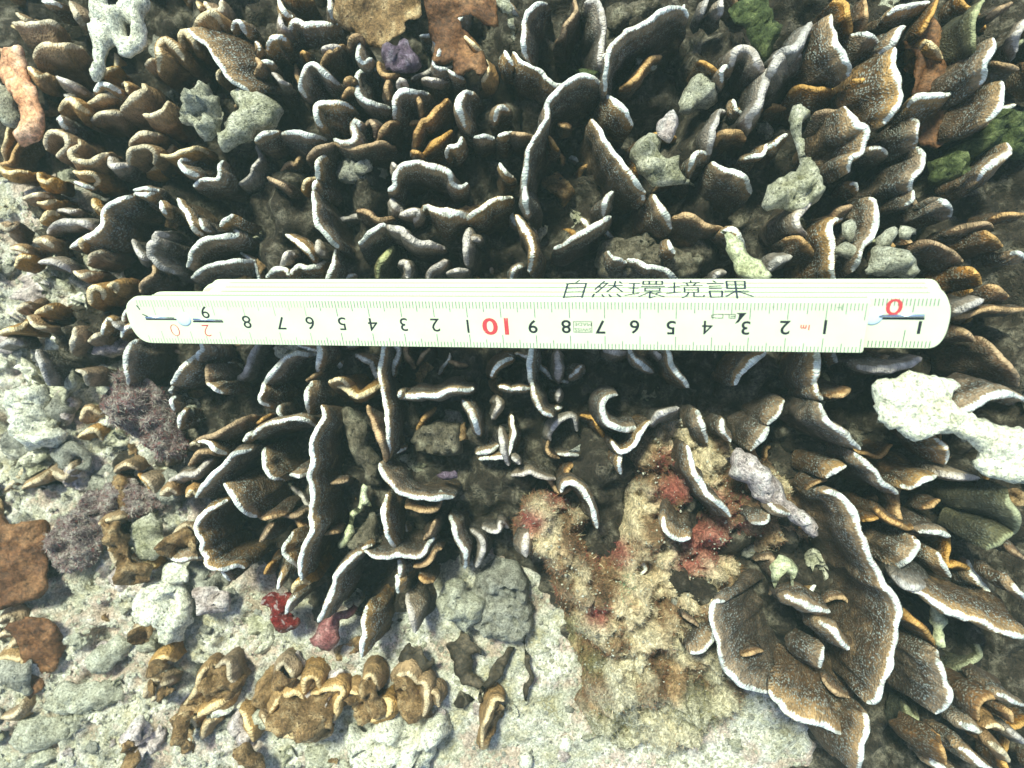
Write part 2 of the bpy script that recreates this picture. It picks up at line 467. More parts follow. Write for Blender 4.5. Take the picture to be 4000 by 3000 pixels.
# ------------------------------------------------------------------ traced coral plates
# per tile: style, k thickness, d depth, z height shift, b sideways run of the foot in px | edge points
TILES = {
(0, 0): """
t k1.4 b0,50 | 120,200 300,205 450,210 560,260
t k1.8 b0,60 | 300,500 360,410 480,400 600,395 700,420
t k2.2 | 250,600 330,660 410,640
t k1.2 | 150,110 220,150 300,170
w k1 | 370,20 450,30 530,60
t k1.6 | 610,20 640,90 700,200 740,220
t k2.4 z.5 | 1385,610 1370,480 1390,380 1440,350 1520,410 1570,520
t k1.9 | 1590,420 1575,310 1610,290 1660,340 1720,420
w k1.3 b110,-60 z.8 d3.5 | 1640,250 1700,310 1800,420 1880,540 1960,640 2060,720 2150,790
t k1.8 b60,70 | 1680,250 1740,150 1830,115 1900,150 1930,230
w k1.3 | 2010,260 2030,190 2080,190 2120,290
t k1.5 | 900,640 940,600 1000,590
l k1.2 | 500,650 600,700 680,760 730,800
l k1 | 560,820 620,860
w k1.6 | 830,790 880,730 950,740 1040,810
t k1.3 | 1060,730 1090,720 1120,790
t k2.0 z.4 | 1240,740 1260,780 1180,840 1110,890 1060,950
t k1.5 | 750,910 830,850 900,820 1000,830 1060,850
t k2.0 | 530,960 560,910 600,890 700,930 780,960
w k1.6 | 490,1020 530,1000 550,1080 590,1110
t k1.5 | 800,1040 870,990 950,980 1090,985
t k1.2 | 1450,880 1430,930 1400,980 1300,990 1250,980
t k1.6 | 1130,1260 1170,1200 1240,1160 1370,1160
t k1.5 | 410,1290 405,1210 450,1140 530,1140 590,1200 580,1270 500,1350
t k1.3 z.3 | 690,1210 690,1260 620,1300 610,1330 660,1380 760,1400 860,1350 930,1330
l k1.5 | 930,1360 960,1430 1040,1440 1100,1440
t k1.4 | 1110,1430 1130,1320 1180,1290 1270,1270 1330,1330 1340,1410
t k1.0 | 1370,1350 1500,1330 1600,1300 1720,1290 1800,1320
w k1.3 b40,-20 | 1640,1390 1560,1390 1550,1430 1600,1490 1700,1530
w k1.2 | 1930,1400 1890,1430 1880,1510 1860,1550 1750,1560 1680,1600
t k1.3 | 0,1430 40,1470 120,1480 240,1500
t k1.6 | 640,1490 760,1500 850,1560 820,1620
t k1.3 | 330,1500 330,1560 400,1580 440,1540
w k1.1 | 650,1570 720,1600 800,1610
w k1 | 1160,1640 1260,1642 1370,1640
t k1.2 d3 | 1700,20 1720,80 1760,100
t k1.5 | 1780,20 1830,80 1900,80 1920,10
t k1.1 | 1260,560 1300,520 1360,510
t k1.1 | 1890,690 1900,620 1930,600
""",
(1, 0): """
w k1.2 | 200,0 220,60 280,140 310,150
l k1.2 | 210,110 200,180 230,230 290,250
w k1.5 | 635,0 635,100 650,160
w k1.8 b0,40 | 320,330 315,230 350,195 400,200 440,215 700,195
w k2.0 | 110,430 120,370 160,320 220,315 260,350
w k1.3 | 0,370 25,395 25,440
w k1.2 | 40,540 140,550
o k1.2 | 0,640 30,560 0,510
l k1 | 140,640 200,680 280,720
o k1.1 | 390,460 420,440 460,520
w k1.3 d5.5 b60,30 z.6 | 440,830 400,760 400,660 430,580 480,540 520,560 600,650 720,720
o k1.3 | 570,570 620,490 720,400 790,420
l k1.2 | 580,430 640,410 720,400
o k1.3 | 810,410 830,340 880,320 920,370
w k1.4 | 890,380 890,480 930,540 990,510
w k1.3 b40,0 | 1040,590 920,600 870,650 880,760 910,850 1000,895 1160,925
o k2 d2.5 z.4 | 775,695 810,685 845,700
o k1.2 | 1060,540 1060,600 1110,640 1230,640
o k1.3 | 1140,680 1125,760 1145,850
l k1 | 1440,690 1550,700 1660,700
l k1.5 | 1235,760 1240,700 1270,700 1290,770
w k1.4 b70,30 | 1190,1040 1185,940 1210,840 1270,795 1340,800 1480,820
o k1.3 | 750,830 800,780 880,790
w k1.6 z.4 b30,40 | 570,1100 530,1000 515,920 560,885 640,890 760,905 830,940
w k1.7 | 680,1210 740,1240 820,1240 855,1180 845,1090 870,1060 890,1120 890,1210
o k1.4 | 950,1070 980,1045 1010,1080 1020,1180
o k1.2 | 1070,1220 1110,1130 1150,1060 1230,1040
o k1.7 z.5 | 1395,1260 1410,1130 1440,1060 1490,1045 1560,960 1640,860
o k1.5 | 1350,1300 1400,1310 1440,1360
o k1.5 | 1440,1350 1520,1250 1600,1190 1690,1140
w k1.3 | 0,1210 80,1160 190,1130
w k1.2 b0,50 d5.5 | 220,1170 340,1130 440,1160 600,1210
o k1.2 b0,50 d5.5 | 700,1250 900,1270 1060,1240 1120,1240 1200,1270
o k1.2 | 450,1380 500,1320 600,1260 680,1240
w k1.3 b70,0 d5.5 | 600,1340 540,1370 520,1400 535,1500 545,1560
w k1.3 b40,0 | 525,1659 525,1610 540,1580
t k1.3 | 420,1640 440,1570 520,1550
w k1.9 b40,20 z.4 | 1800,1100 1770,980 1765,860 1810,800 1870,810
w k1.7 | 2065,1040 2080,950 2130,925 2180,950
w k1.1 | 1890,1190 1980,1180 2050,1200
w k1.3 | 1650,1360 1660,1280 1740,1240 1770,1190
w k1.4 z.5 b0,45 | 1160,1650 1210,1600 1215,1500 1280,1430 1400,1410 1550,1440 1680,1500 1700,1580 1760,1610 1820,1590
l k1.2 | 1180,1410 1230,1460
w k1.2 | 2100,1420 2140,1500 2212,1540
o k1.2 | 100,1550 200,1590 300,1640
w k1.1 | 2100,1170 2212,1145
w k1.4 | 2150,450 2180,520 2212,570
o k1.1 d3 | 1340,790 1400,880 1430,1000
w k.9 d2.5 z.2 | 1540,350 1570,450 1530,520 1550,570 1690,570
w k.9 d2.5 z.2 | 1660,600 1720,640 1790,680
t k.9 d2.5 z.4 | 1790,290 1850,340 1920,420 1950,480
t k1.2 d3 | 1990,520 2000,620 1950,690
""",
(2, 0): """
w k1.1 b0,50 d5 | 0,470 80,540 200,600 300,680 380,720 460,715
w k1.3 b50,0 | 150,550 110,430 105,280 115,150 170,60 240,20 300,30
o k1.1 | 400,350 450,270 450,220 520,150 560,90 550,0
l k1.3 b-30,0 | 640,20 720,20 780,120 810,250 780,330 760,450 770,560 790,640
w k1.2 d6.5 b110,90 z1 | 800,780 805,640 830,500 880,400 960,310 1080,220 1220,130 1350,80 1480,80 1510,140
o k1.4 d3 | 940,770 1050,680 1140,580 1210,500 1280,480
w k1.2 d6 b60,80 z.9 | 110,1659 105,1500 125,1330 180,1220 260,1100 300,1000 310,900 380,790 480,700 600,660 700,670 760,720
w k1.3 d5 b-60,40 z.7 | 820,840 890,870 960,960 1040,1080
w k1.2 d5.5 b-60,30 z.9 | 680,1050 740,1120 800,1230 880,1340 980,1440 1060,1560 1150,1659
o k.8 d2 | 410,1060 490,1110
o k.8 d2 | 320,1180 400,1290
o k1.1 | 0,1160 180,1190
o k.9 | 1620,530 1700,560 1790,620
w k1.6 | 1815,700 1810,630 1850,580 1880,600
l k1.7 z.4 | 1900,560 1930,460 2020,420 2090,460 2120,540 2180,650
w k1.2 | 1910,870 1940,950 1990,980
l k1.5 z.4 | 1700,1320 1710,1200 1745,1080 1800,970 1830,970
l k2.2 z.5 | 2212,600 2120,900 2050,1020 2050,1090
o k1.5 d5 | 1760,1250 1820,1160 1950,1140 2010,1200
w k1.5 b30,40 | 1530,1480 1550,1380 1600,1330 1690,1335
w k1.5 b-20,40 | 1740,1400 1830,1460 1930,1490 2030,1560 2070,1659
w k1.2 | 2010,1370 2100,1350 2170,1330 2212,1260
l k1.2 | 1650,110 1680,0
l k1.2 | 1790,120 1810,0
w k1.1 | 780,560 800,480 860,430
""",
(3, 0): """
w k1.6 z.8 b-60,0 | 545,140 535,240 560,350 620,420 670,500 700,590 690,650
o k1.3 | 560,20 640,30 690,120 720,220 730,290
w k1.4 b0,40 | 720,300 800,310 900,320 950,380
w k1.2 | 1030,130 1110,90 1220,60 1300,20 1380,0
w k1.6 z.6 | 960,470 1060,380 1120,260 1170,230
w k1.7 z1 b-60,0 d5 | 1090,430 1085,550 1120,680 1135,800 1120,900 1060,980 1000,1050
o k1.1 b0,50 | 200,800 260,760 400,780 480,770 580,790
o k1.1 | 740,690 820,700 890,730
l k1.8 z.5 | 370,210 350,250 280,380 200,440 60,490
l k2.0 z.4 b60,50 | 0,700 60,560 130,490 200,465 270,480
o k1.2 b0,50 | 410,980 500,960 620,960
w k1.6 z.8 b-50,10 | 650,940 700,990 760,1090 830,1130 830,1240 800,1330 720,1370 690,1480
w k1.3 b0,50 | 1210,930 1300,860 1400,820 1520,810 1580,800
w k1.6 b-60,20 z.5 | 1940,340 1950,400 1900,490 1870,570 1880,640 1820,730
w k1.1 | 1750,580 1850,550
w k1.7 b-70,0 z.6 | 2010,720 2020,780 2010,860 1960,970 1880,1050
w k1.5 b-70,10 d5 | 1240,1030 1290,1060 1285,1150 1250,1270
w k1.5 b-70,0 d5 | 1290,1280 1340,1330 1315,1420 1270,1500 1235,1560 1240,1659
w k1.7 b-20,30 | 1800,1560 1880,1460 2000,1380 2080,1320 2060,1250
w k1.3 | 0,1290 80,1240 160,1170
w k1.4 | 710,1600 760,1590 780,1640
w k1.5 | 880,1290 960,1290 1010,1340
t k1.3 d3 | 1340,420 1370,370 1450,450 1500,500
o k1.0 | 1970,540 2080,560 2160,590
l k1.6 | 2140,440 2150,350 2212,180
y k1.1 | 1780,490 1770,350 1790,150 1850,0
o k1 | 820,0 860,150 800,260
o k1 | 1340,280 1400,170 1450,60 1470,0
o k1 | 1900,150 2000,60 2100,20
""",
(0, 1): """
w k1.5 d5.5 b70,0 z.4 | 620,480 720,400 830,360 890,290 895,200 950,120 1050,65 1160,40
w k1.3 | 1170,10 1350,10
l k1.6 | 430,360 480,290 560,250 680,260 780,290 870,290
t k1.5 | 800,70 810,130 870,170
t k1.4 | 690,480 700,430 780,410
t k1.3 b50,0 | 760,620 780,560 830,520 870,520
l k1.3 | 340,610 400,600 480,610 560,660 600,690
t k1.4 | 640,700 700,730 800,720
l k1.5 | 1155,420 1170,500 1220,560 1290,580
l k1.6 b50,0 z.5 | 1450,380 1360,370 1350,430 1290,460 1285,540 1320,590 1400,650 1500,700
w k1.4 | 1385,90 1395,150 1430,190
w k1.3 | 1555,60 1575,110 1625,170 1665,260 1700,320 1750,370
w k1.3 | 1740,230 1770,290 1830,330
w k1.3 b40,0 | 2000,190 1930,230 1905,290
w k1.3 b60,20 | 1610,640 1640,560 1700,480 1780,430 1880,410 1970,400 2050,370 2030,340 1980,340
w k1.2 b30,40 z-.5 | 1660,740 1740,670 1840,630 1980,610 2080,600 2200,600
o k1.1 | 1330,640 1330,700 1270,750 1220,800 1210,860
t k2.3 | 800,960 795,870 830,835 880,860 890,920
t k2 | 930,850 940,810 980,790 1010,810 1015,860
w k1.5 | 1070,1110 1080,1060 1130,1010
w k1.4 | 1050,1250 1060,1200 1110,1170 1170,1170
w k1.5 b90,0 d6 z.2 | 1125,1659 1115,1600 1095,1500 1095,1400 1125,1320 1180,1280
w k1.4 b40,20 | 1490,1659 1560,1560 1610,1490 1690,1410
w k1.4 b40,0 | 1705,1490 1715,1400 1750,1360 1740,1300
o k1.4 b60,0 | 1795,1500 1795,1659
t k1.4 | 210,60 330,20 420,40
t k1.3 | 330,100 400,90 480,90
l k1.3 | 500,160 600,170 650,160
t k1.5 | 350,240 420,190 500,190
t k2.2 | 310,430 380,420 460,470
t k1.6 | 160,1020 220,990 270,1010
t k1.7 | 310,1050 400,1010 450,1010
t k1.4 | 250,1080 300,1150 400,1170
t k1.6 | 620,1380 620,1300 650,1250 660,1180
w k1.5 | 895,1240 930,1120 960,1120
l k1.3 | 980,1120 1020,1150 1080,1180
t k1.5 | 780,1300 830,1250 900,1230
l k1.3 | 0,1350 80,1310 180,1320
l k1.1 | 320,1370 350,1450 380,1560 430,1659
t k1.2 | 660,1550 730,1560 770,1659
t k1.5 | 0,280 60,310 120,290
t k1.3 | 100,500 180,480 240,500
t k1.3 | 140,640 180,580 260,570
t k1.5 | 0,1230 100,1210 180,1180 230,1130
""",
(1, 1): """
w k1.35 b90,20 d6 z.9 | 505,0 492,60 502,130 525,220 575,310 625,400 690,485
w k1.3 b80,0 d6 z-.1 | 690,500 655,580 643,660 630,745 620,850
w k1.3 b0,60 | 895,440 960,360 1050,310 1110,295 1180,340
l k1.6 b0,30 | 1120,320 1250,330 1290,370 1380,420 1500,450 1620,490
o k1.3 | 880,150 960,160 1040,220 1100,240 1190,210
l k2.4 d3 | 1185,70 1200,130 1250,160
l k1.8 d3 | 1260,200 1340,170 1400,170 1370,250
w k2.3 b0,20 | 1460,160 1480,130 1560,150 1650,180 1750,200 1850,230
w k1.3 b0,50 | 1820,240 1880,180 1980,120 2080,60 2212,45
w k1.4 | 265,370 310,400 370,450 440,520 490,590
l k1.8 d3 | 520,430 530,490 580,540
w k1.3 b20,40 z-.4 | 90,730 160,670 260,690 280,720 360,640 440,650 530,640 630,600
l k1.4 | 210,650 230,590 290,520 330,530
y k2.0 z-.5 | 1060,740 1080,650 1120,550 1180,480
l k1.9 | 1250,620 1290,610 1300,660 1290,730
l k1.6 b40,0 | 1820,620 1815,520 1825,420 1850,330
l k1.3 d3 | 1830,410 1880,400 1930,410
l k1.6 | 1490,740 1540,660 1640,600
l k1 | 1650,700 1720,700 1830,670
w k1.4 b80,0 d6 z-.2 | 545,1250 545,1330 545,1420 535,1500 545,1545
w k1.3 b70,50 d6 | 65,1659 110,1590 200,1500 290,1420 400,1385 510,1395
t k1.4 b0,60 z.3 | 640,1645 720,1630 800,1680
o k.9 d3 z-1 | 1400,1490 1450,1430 1500,1360
o k.9 d3 z-1 | 1670,1460 1750,1490 1820,1500
w k1.3 | 2040,1590 2080,1500 2160,1440 2212,1430
o k1 d3 | 440,1630 500,1600 560,1560
w k1.3 z.8 | 1230,1760 1250,1720
""",
(2, 1): """
w k1.4 b50,0 z.5 | 95,-60 105,0 105,100 115,190
w k1.8 b55,0 z.3 | 40,210 95,270 135,350 150,450 170,560 160,680
w k1.4 b30,40 z.3 | 370,485 480,440 600,360 720,290 850,235
w k1.5 | 805,200 805,110 830,40 870,10
w k1.7 b-30,20 z.3 | 1225,30 1260,80 1310,160 1350,240 1375,310
w k1.7 d3 | 1330,430 1360,480 1385,530
o k1.3 b-20,60 | 1400,220 1500,220 1600,240 1700,290 1820,320
w k1.5 z.3 | 1820,340 1900,335 1960,400 2010,490
w k1.3 z-.1 | 830,520 890,560 980,610
w k1.4 z-.2 | 1000,595 1080,620 1160,660 1230,655 1320,680 1380,730 1430,770
l k1.5 d3 z-.3 | 1740,740 1790,690 1840,680
w k1.6 z-.4 b30,0 | 15,745 20,690 50,660 80,660
w k1.2 | 1130,0 1150,60
w k1.4 b70,0 z-.2 | 175,1300 175,1370 165,1450 150,1560 165,1659
l k2.2 d3 z-1.2 | 390,1400 385,1500 395,1620
w k1.5 z-.8 d3 | 510,1610 560,1560 600,1510
w k1.4 b60,-20 z-.6 | 1010,1370 1060,1450 1130,1500 1210,1550
w k1.3 b50,-40 d5 z.1 | 1335,1330 1340,1375 1360,1450 1400,1540 1460,1620 1520,1680
w k1.3 b-30,-30 z-.2 | 1930,1659 1990,1570 2080,1460 2190,1380
l k1.4 z-1.5 d3 | 800,1370 900,1390 1000,1400
l k1.2 z-1 d3 | 1240,1380 1300,1440 1340,1480
o k1 d3 z-1 | 1400,1100 1500,1200
""",
(3, 1): """
w k1.6 b-50,10 z.4 | 875,50 915,80 920,200 910,330 870,420 830,460 790,540 740,680
w k1.9 b-20,10 z.3 d5 | 575,780 560,735 545,600 530,450 530,340 570,265 630,240
w k1.3 | 1270,0 1250,60 1190,110
w k1.5 b-80,10 d5 | 1410,60 1500,80 1560,140 1560,210
l k1.6 | 400,-20 310,120 260,220 280,290 340,370
o k1.2 | 150,400 250,410 340,470 420,540
l k1.9 | 20,660 80,590 190,560
o k1.3 | 560,230 620,170 720,130
o k1.1 b-40,40 | 1600,320 1750,290 1900,270 1940,300
o k1.2 b-60,20 | 1870,340 1950,400 2010,470
o k1.3 b-70,60 d5 | 1240,470 1400,450 1550,500 1670,600
o k1.4 b-70,10 | 1710,660 1790,720 1830,790
o k1.2 b-30,40 | 1900,820 1990,830 2080,890
l k2.0 d3 z.3 | 1620,1030 1700,1000 1840,930
o k1.2 b0,-20 | 1620,1090 1750,1040 1900,1010 2212,1010
o k1.4 b-50,-20 | 1600,1170 1700,1230 1780,1280
o k1.3 b-70,-20 d5 | 1830,1260 1950,1350 2050,1470 2140,1580 2170,1660
w k1.9 b30,0 z.2 | 410,1700 400,1659 410,1500 400,1390 400,1300
l k1.9 b-20,-20 | 780,1500 900,1515 1050,1520 1200,1500 1310,1440
w k1.3 | 2100,550 2160,530 2212,570
o k1 | 1950,220 2050,195 2212,190
o k1 d3 | 1000,1450 1040,1420
""",
(0, 2): """
w k1.2 | 1480,90 1445,60 1490,0
w k1.2 | 1495,220 1485,150 1520,120
w k1.3 | 1540,370 1555,290 1600,240
w k1.3 b30,0 | 1790,10 1850,60 1920,80
o k1.2 b30,30 | 1710,490 1800,450 1900,410 2010,360 2090,310 2200,290
w k1.2 | 1720,500 1800,505 1870,560 1950,600
w k1.2 | 2100,480 2160,440 2230,410
w k1.2 b70,20 z.8 d5.5 | 1690,970 1760,890 1840,800 1920,700 2010,620 2170,570
w k1.2 b60,-30 z1 d4.5 | 1930,880 2000,950 2060,1030 2120,1100 2212,1150
w k1.3 b100,-60 z.4 d6 | 1960,1000 1850,1070 1750,1130 1695,1220 1705,1300 1745,1370 1745,1440 1795,1490 1810,1550 1870,1585 1950,1590 2060,1560 2110,1580
w k1.1 | 1900,1600 1940,1650 1990,1690
o k1.3 | 1640,700 1700,600 1750,580 1900,620
l k1.3 d2.5 | 1470,840 1540,820 1600,780 1700,760 1830,660
t k2 d2 | 1400,950 1460,910 1520,940
t k1.6 d2 | 1610,960 1650,925 1690,950
w k1.5 z-.8 d2 | 1485,1500 1560,1515 1650,1510 1735,1495
t k1.4 z-1.5 d2 | 1640,550 1670,520 1720,540
t k1.5 z-2 d2 | 680,460 760,410 830,410 880,470
t k1.3 z-2 d2 | 20,940 110,880 170,780 230,650
t k1.3 z-1.5 d2 | 90,1460 180,1480 250,1540 220,1600 170,1650
t k1.4 z-2 d2 | 860,1210 960,1175 1080,1170
o k1 z-1.5 d2 | 1200,780 1260,850 1290,900
""",
(1, 2): """
w k1.2 b50,0 | 75,0 65,80 45,120 55,165 110,190
w k1.1 | 200,190 192,240 230,290
w k1.5 b50,0 | 480,-20 435,70 430,180 460,250
t k1.4 b0,-40 d3.5 | 650,0 720,10 800,50 870,100 940,90 1010,50 1070,20
w k1.2 b30,60 z.5 | -40,470 0,440 80,370 180,320 300,305 430,320 510,350
w k1.2 b70,-20 z-.4 | 85,550 65,620 75,720 130,790 240,830
w k1.1 b40,-40 | 300,790 380,800 450,790
o k1.3 | 980,190 1000,300 1040,450 1080,560 1100,660
w k1.3 b60,-20 d6 z.5 | 1080,690 1095,780 1150,850 1220,900 1330,960 1440,1000 1560,990 1700,970
w k1.3 b60,0 z.2 | 1140,960 1115,1080 1108,1200 1125,1310 1170,1370 1220,1420
o k1.1 b0,-50 | 1300,1060 1420,1100 1530,1090 1590,1010
w k1 | 910,1420 1000,1395
w k1.2 b0,-20 z.5 | 940,1460 1080,1500 1250,1490 1400,1470 1460,1410 1520,1330
o k1.2 | 1450,1340 1530,1260 1550,1190
o k1.1 | 1370,1580 1480,1540 1540,1460 1600,1430
w k1.3 b30,0 | 1250,1530 1240,1659
w k1.5 z-.3 | 1685,1140 1705,1230 1745,1330 1790,1430 1815,1580
w k1.5 b0,-30 z.4 | 1235,100 1350,120 1500,90 1650,60 1870,40
w k1.6 z-.2 | 1790,150 1850,240 1890,330 1940,420
l k1.5 z-.8 d3 | 2080,130 2090,200 2030,280
w k1.2 z.2 | 2110,20 2212,60
w k1.3 z-.8 b0,-30 | 1910,590 2000,570 2100,540
l k1.4 z-.6 | 2110,390 2140,480 2150,560 2190,690
o k1.1 b40,-40 | 10,1120 60,1170 150,1160 240,1120
o k1.1 d3 | 30,1350 90,1290 150,1230
w k1.2 b50,-20 | 370,1590 260,1480 235,1440 245,1360 310,1280
o k1.1 d3 | 80,1640 110,1590 150,1540
l k1.2 z-1 d3 | 1860,1270 1930,1330 1970,1430 1940,1500 1900,1570
l k1 z-1 d3 | 1960,1250 2080,1270 2110,1190 2180,1240
o k.9 d2 | 650,860 780,820
o k.8 d2 | 600,1300 710,1290
o k1 d3 z-1.5 | 1400,400 1450,300 1550,210
o k1 d3 z-1 | -20,360 60,290 120,260
""",
(2, 2): """
w k1.2 z.2 | 0,40 150,45
w k1.4 b60,-10 z.2 | 165,-10 195,100 235,180 290,240 350,265
w k1.5 b30,-60 z.4 | 900,110 840,105 795,140 785,200 805,280 870,350 940,390 1060,400
w k1.1 b20,-30 z.2 | 870,500 900,560 930,590 1000,580 1060,520 1110,440 1150,380 1200,330
w k1.3 z.1 | 930,600 925,680 940,770
l k1.3 z.1 b30,30 | 1200,330 1250,290 1330,240 1430,210
w k1.6 b-20,-10 z.1 | 1590,240 1620,330 1650,420 1690,490
w k1.5 b-10,-10 z.9 | 1510,540 1545,640 1585,750 1640,860 1700,960 1780,1040 1880,1140
w k1.6 d3 | 1825,310 1835,400 1880,490
w k1.5 b-30,-40 z.3 | 2212,370 2150,470 2055,560
w k1.3 z.4 | 425,930 460,880 530,872 590,900 660,960 690,1060 700,1150 720,1240
w k1.4 b30,-50 z.5 d2.5 | 1305,1160 1305,1230 1360,1300 1450,1330 1530,1320
o k1 z-1.2 d3 | 300,500 295,560 330,620 400,650
w k1 z-1 d3 | 400,600 480,630 570,620
l k1.1 z-1.4 d3 | 330,480 320,430 400,320 520,280 560,400
o k1 z-1.4 d3 | 600,280 700,280 740,380 790,480
l k1 z-.8 d3 | 0,790 80,780 160,750 240,790 370,820
l k2 z.2 d2.5 | 130,1300 110,1400 120,1480
w k1.2 z.3 b0,-30 | 2080,1190 2180,1180 2205,1130
l k1.1 z-.8 d2 | 0,640 60,690
o k1 z-1.4 d2.5 | 450,830 500,720 540,690
o k1 z-1.4 d2.5 | 680,730 760,750 800,790
l k1.2 z-1 d2.5 | 400,140 420,60
w k1.3 z-1.8 d2 | 370,210 420,200
""",
(3, 2): """
w k1.6 b20,0 z.2 | 400,-20 425,80 465,120
o k1.4 b-20,-30 | 530,100 640,90 700,50
w k1.4 b-30,-30 z.8 d5 | 460,170 500,260 560,360 640,440 720,510 780,570
w k1.4 b-40,-30 z.8 d5 | 750,590 830,660 900,760 1000,870 1100,950
w k1.4 b-30,-60 z.6 d5 | 1150,890 1250,900 1350,840 1440,790
w k1.3 b-30,-30 | 0,340 80,260 140,150
w k1.3 b-40,-30 | 500,800 560,750 660,700
o k1 | 340,910 420,860 500,820
w k1.4 b-60,-50 | 1430,450 1500,500 1540,580 1530,680
l k1.3 b-20,-20 | 1430,780 1540,800 1680,800 1820,800
w k1.7 b0,-35 z.9 d4 | 1620,220 1700,220 1800,170 1900,110 2050,100 2212,120
y k1.4 b-90,-20 d6 z.4 | 2030,900 2080,1000 2120,1080 2160,1180 2110,1280
y k1.3 b-60,-60 z.4 | 2110,1290 2000,1350 1890,1420
w k1.4 b-70,-40 d5 z.3 | 1080,1570 1170,1550 1250,1480 1300,1400 1250,1330
o k1.2 b-30,-40 | 950,1080 1060,1170 1180,1240 1260,1230
w k1.3 b-20,-30 | 1310,1270 1400,1280 1500,1300 1560,1310
w k1.5 b-40,-10 | 1460,1460 1500,1540 1550,1659
o k1 | 1350,1080 1430,1060 1490,1020
w k1.6 z.2 d2.5 | 0,1030 80,1090 180,1110
o k1 | 820,1180 950,1155
o k1 b-30,-40 | 2100,1440 2212,1500
""",
(2, 3): """
w k1.3 z.2 b-10,-30 d3 | 1550,660 1630,630 1700,560 1740,490
o k.8 d2.5 | 1480,350 1540,410 1600,440
o k.8 d2.2 z.3 | 2000,700 2080,670 2160,640
""",
(3, 3): """
w k1.7 b20,20 z.5 d2.5 | 150,180 250,220 350,260 450,290 520,310
w k1.8 z.5 d2.5 | 445,390 520,460 600,530 700,610
w k1.5 z.2 d2.5 b-40,0 | 450,780 460,700 480,615
o k1 d2.5 | 480,890 540,960 620,1020 700,1040
w k1.5 b-80,-40 d6 z.6 | 800,1130 840,1200 855,1320 830,1420 790,1550 780,1700
o k1.4 b-60,-30 d5 | 1130,250 1210,330 1300,420 1380,520 1450,600
w k1.5 b-90,-40 d6 z.2 | 1450,650 1455,720 1500,820 1530,930 1560,1000 1540,1100 1450,1180
w k1.6 b30,-50 z.9 d4 | 1250,130 1350,190 1450,250 1560,300 1700,350 1850,390 2000,450 2100,490 2230,510
l k1.8 b30,-20 z.6 d3 | 1080,10 1200,75 1350,120 1430,140
w k2 b-10,-30 | 1640,1260 1720,1310 1860,1370
w k1.3 b-20,-40 | 1990,1030 2080,1060 2212,1100
o k1.3 b-40,-20 | 1800,1230 1810,1120 1870,1060 1980,1050
o k1.3 b-40,-30 | 2050,1130 2100,1180 2110,1250
w k1.6 b-20,-30 | 1650,1480 1740,1560 1850,1620 1930,1650
t k1.6 | 1920,1450 2020,1520 2080,1590
t k1.5 | 1890,1310 1970,1300 2030,1320
l k1.2 | 2080,1340 2150,1390 2212,1440
o k1.3 b-70,-20 | 1470,1380 1510,1500 1530,1620
w k1.3 b-30,-40 | 2100,80 2160,150 2212,200
""",
(1, 3): """
w k1.2 b30,-60 | 180,100 200,30 220,-30
t k1.6 b30,-40 d3 | 315,130 330,90 400,55 460,60
w k1.3 b70,-60 d4 | 255,320 290,230 340,170
w k1.6 b40,-30 d3.5 | 1215,0 1215,140
l k1.4 b50,-30 d3.5 z-.5 | 1310,160 1315,250 1340,380 1370,480
w k1.4 b70,-40 d4 z-.5 | 960,270 930,400 940,500 920,620 905,690
o k1.1 d3 | 1410,20 1460,50 1530,40
""",
(1, 4): """""",
}
FR_T = {
(1, 3): """
190,900 200,790 250,745 310,820 330,900 400,880
410,1000 425,890 510,875 570,960
130,1170 200,1060 330,1010 400,1060
480,1010 600,985 740,985 690,1100 670,1240
780,1000 860,1010 900,1080
935,1080 930,940 970,850 1020,860 1050,980
1190,900 1230,850 1320,830 1370,880 1400,930
1440,1200 1470,1040 1460,930 1410,920
200,1380 350,1400 530,1400 640,1370
60,1200 100,1290 160,1330
1950,1480 1960,1300 2060,1090 2130,1090
1060,1060 1140,1080 1130,1180 1000,1250
250,1200 330,1140 420,1180
1500,1000 1560,1040 1580,1120
""",
(0, 3): """
1600,1110 1700,990 1760,820 1860,780
1870,780 1960,750 2000,880 2080,900
1640,1260 1760,1160 1900,1100 2060,1010
1290,790 1400,700 1520,715
1240,1030 1290,910 1380,910
1310,1080 1400,960 1500,910
0,520 80,500 150,490 170,530 100,610 0,680
-20,400 80,350 120,370 60,470
-20,720 100,700 200,720 190,790
-20,1220 90,1200 180,1150 210,1090
1040,1480 1100,1410 1180,1460
1550,1200 1640,1190 1690,1300
2080,1160 2150,1300 2180,1420
1140,500 1200,420 1340,450
1750,1400 1780,1280 1860,1220
""",
(0, 2): """
860,1210 960,1160 1080,1150
940,1260 950,1400 1000,1560 1100,1640
1150,1500 1240,1540 1340,1560
1500,1300 1600,1230 1700,1280
700,300 760,220 850,260
1000,760 1080,700 1180,740
1230,800 1290,860 1330,930
620,700 560,800 440,760
200,900 330,820 420,760
1380,560 1450,620 1440,700
""",
}
for _k, _v in FR_T.items():
    TILES[_k] = TILES.get(_k, '').rstrip() + '\n' + '\n'.join('f k%.1f d1.7 z-1.5 | %s' % (1.3 + .7 * ((i_ * 7) % 5) / 5, l_) for i_, l_ in enumerate(_v.strip().splitlines())) + '\n'
del TILES[(1, 4)]
